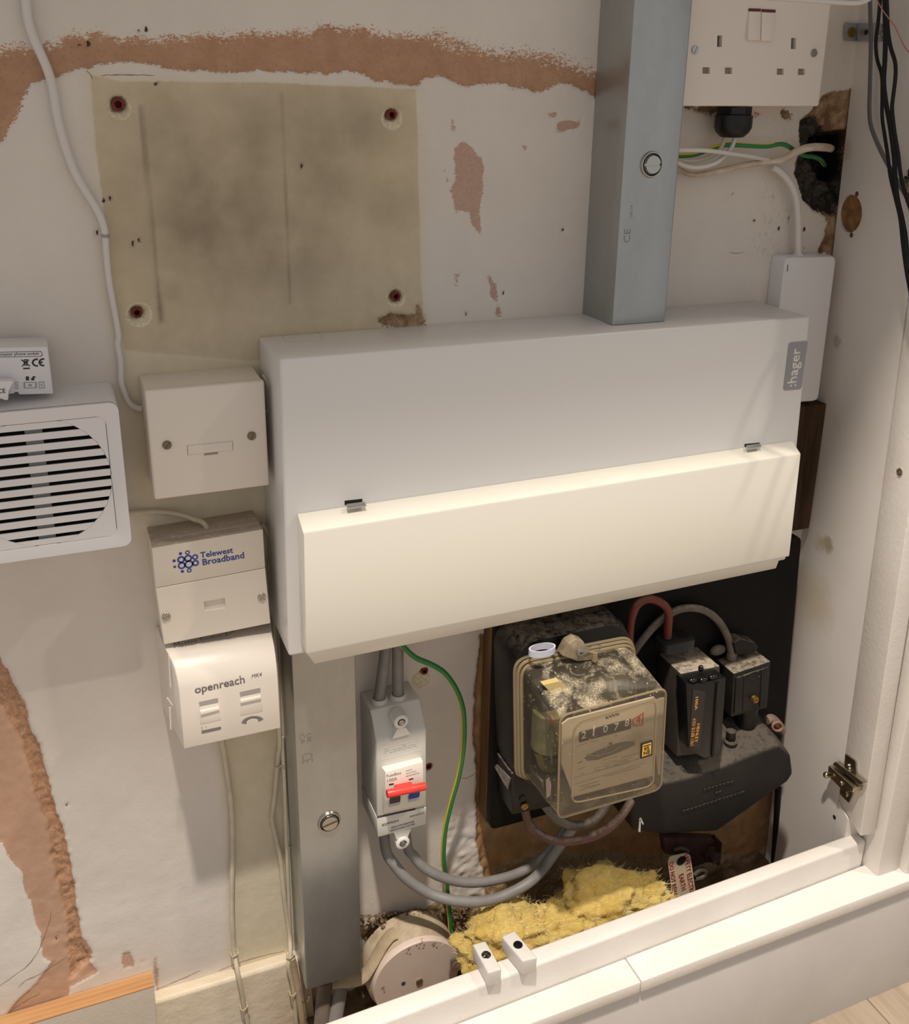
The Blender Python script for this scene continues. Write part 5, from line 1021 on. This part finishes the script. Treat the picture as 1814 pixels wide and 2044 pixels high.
# ------------------------------------------------------------------ nylon blocks on the rail
def block(tq, fb0, fb1, zt, label, m_, kd):
    t = [PZ(p, zt) for p in tq]                     # back-left, back-right, front-right, front-left
    h = .0160; o = thing('nylon_block', Vector((sum(p.x for p in t)/4, sum(p.y for p in t)/4, zt-h)), label, 'block', 'white nylon blocks')
    dn = Vector((0,0,-h)); fl = (t[3]-t[0])
    part('body', MB().loft([[p for p in t], [p+dn for p in t]]), NYLON, o, bevel=.0016, seg=3)
    c = sum(t, Vector())/4; screw(c-fl*.04, .0042, (0,0,1), o, m_, 'cross', .5, h=.0007)
    return o
zt_b = ZR+.0163
block(K('f8',(232,448),(492,374),(822,945),(540,1030)), 0, 0, zt_b, 'white nylon block with a bright cross-head screw on the rail', STEEL, 0)
block(K('f8',(812,290),(1075,165),(1540,715),(1232,792)), 0, 0, zt_b, 'white nylon block with a black screw on the rail', BLACK, 0)

# ------------------------------------------------------------------ hinge plate, bracket, screws on the panel
hg = thing('hinge_plate', PX(K('e2',(620,1100))), 'nickel hinge mounting plate screwed to the side panel near the rail', 'hinge')
pl_ = lambda l, h: [PX(K('e2',p), h) for p in l]
part('base_plate', MB().prism(rpoly(pl_([(592,312),(862,512),(880,890),(770,1400),(690,1580),(452,1340),(470,1150),(570,720)], .0022), .0015, 3), -PN*.0021), NICKEL, hg, bevel=.0004)
part('arm', MB().prism(pl_([(160,612),(812,1180),(800,1300),(620,1290),(450,1180),(200,930),(142,780)], .0115), -PN*.0112), NICKEL, hg, bevel=.0012)
part('arm_ridge', MB().prism(pl_([(330,520),(1060,1070),(960,1120),(260,580)], .0075), -PN*.006), NICKEL, hg, bevel=.0008)
part('adjusting_knob', MB().ball(PX(K('e2',(120,855)), .012), .0036, 2).tube([PX(K('e2',(150,850)), .012), PX(K('e2',(320,850)), .011)], .0016, 8, sub=1), NICKEL, hg)
screw(PX(K('e2',(660,620)), .0024), .0034, PN, hg, STEEL, 'cross', .4); screw(PX(K('e2',(600,1330)), .0024), .0034, PN, hg, STEEL, 'cross', .4); screw(PX(K('e2',(480,1060)), .0118), .0026, PN, hg, NICKEL, 'slot', .9)
uh = thing('hinge_plate', PX((1812,365)), 'dark upper hinge plate cut off by the right edge of the frame', 'hinge'); part('base_plate', MB().prism(rpoly([PX(p, .004) for p in ((1803,350),(1845,360),(1845,395),(1806,382)) ], .002, 3), -PN*.0038), NICKEL, uh, bevel=.0006); part('ear', MB().prism([PX(p, .003) for p in ((1811,338),(1830,345),(1830,400),(1811,392))], -PN*.0028), BLACK, uh, bevel=.0004); screw(PX((1808,367), .0042), .0038, PN, uh, NICKEL, 'cross', .2)
sc1 = PX(K('c6',(1766,1043))); s_ = screw(sc1, .0036, PN, None, kind='cross', ang=.5); solo('screw', s_, NICKEL, 'single cross-head screw in the white cupboard frame at the right', 'screw')
br = thing('angle_bracket', P(K('e3',(900,600)), .0), 'small galvanised angle bracket joining the wall and side panel beside the socket', 'bracket')
part('wall_leaf', MB().loft([rpoly([P(p, .002) for p in K('e3',(600,418),(885,430),(862,770),(588,752))], .0022, 3), rpoly([P(p, .0) for p in K('e3',(600,418),(885,430),(862,770),(588,752))], .0022, 3)]), GALV, br, bevel=.0003)
part('panel_leaf', MB().prism([PX(K('e3',p), .002) for p in ((850,430),(1380,445),(1360,768),(828,770))], -PN*.0018), GALV, br, bevel=.0003)
screw(P(K('e3',(735,600)), .0022), .0044, Y, br, BRASS, 'cross', .1); part('slot', MB().lathe(PX(K('e3',(1005,600)), .0022), PN, [(.0022,-.0004),(.0022,.0002)], 12), HOLE, br); screw(PX(K('e3',(1290,605)), .0022), .0034, PN, br, STEEL, 'cross', .3)
# hanging cables at the upper right
px3 = lambda l, h: [PX(K('c3',p), h) for p in l]
def hang(l, h, r, m, lb, flat=None, nm='hanging_cable'): return solo(nm, MB().tube(px3(l, h), r, 12, flat=flat, fdir=(PN if flat else None)), m, lb, 'cable')
hang([(1602,-60),(1602,30),(1606,200),(1604,350),(1600,500),(1598,600),(1608,690),(1655,810),(1715,925),(1770,1020),(1830,1120),(1890,1220),(2000,1500)], .010, .0024, SLATE_CBL, 'flat grey cable, leftmost of those hanging at the upper right', .45)
hang([(1660,-60),(1655,20),(1645,130),(1633,230),(1640,320),(1665,410),(1668,520),(1668,640),(1685,760),(1700,860),(1712,960),(1735,1060),(1765,1190),(1780,1330),(1800,1480),(1830,1640),(1860,1800),(1900,2150),(1940,2600)], .014, .0015, BLK_CBL, 'black cable hanging next to the flat grey one at the upper right')
hang([(1680,-60),(1683,60),(1686,200),(1682,330),(1676,450),(1688,560),(1705,650),(1722,760),(1735,870),(1738,960),(1750,1080),(1775,1190),(1795,1300),(1810,1450),(1850,1600),(1880,1750),(1910,2150),(1950,2600)], .021, .0020, BLK_CBL, 'thickest black cable in the middle of the bundle at the upper right')
hang([(1690,-60),(1695,60),(1698,150),(1712,250),(1738,340),(1740,420),(1726,540),(1722,600),(1735,720),(1755,840),(1768,950),(1790,1040),(1830,1160),(1880,1260),(1960,1600)], .027, .0016, BLK_CBL, 'black cable bowing out to the right of the bundle at the upper right')
cable('flex', [P(K('c3',p), .085) for p in ((950,-30),(1050,-12),(1200,-2),(1400,12),(1510,18),(1570,8),(1620,-25),(1660,-70))], .0019, WHT_CBL, 'white cable crossing above the double socket at the top of the frame')
hang([(1625,-60),(1640,0),(1670,55),(1700,95),(1740,150),(1770,215),(1790,255),(1820,290),(1880,330)], .033, .0005, PINK_WIRE, 'thin pink bare wire curling across the black cables at the upper right', nm='thin_wire')
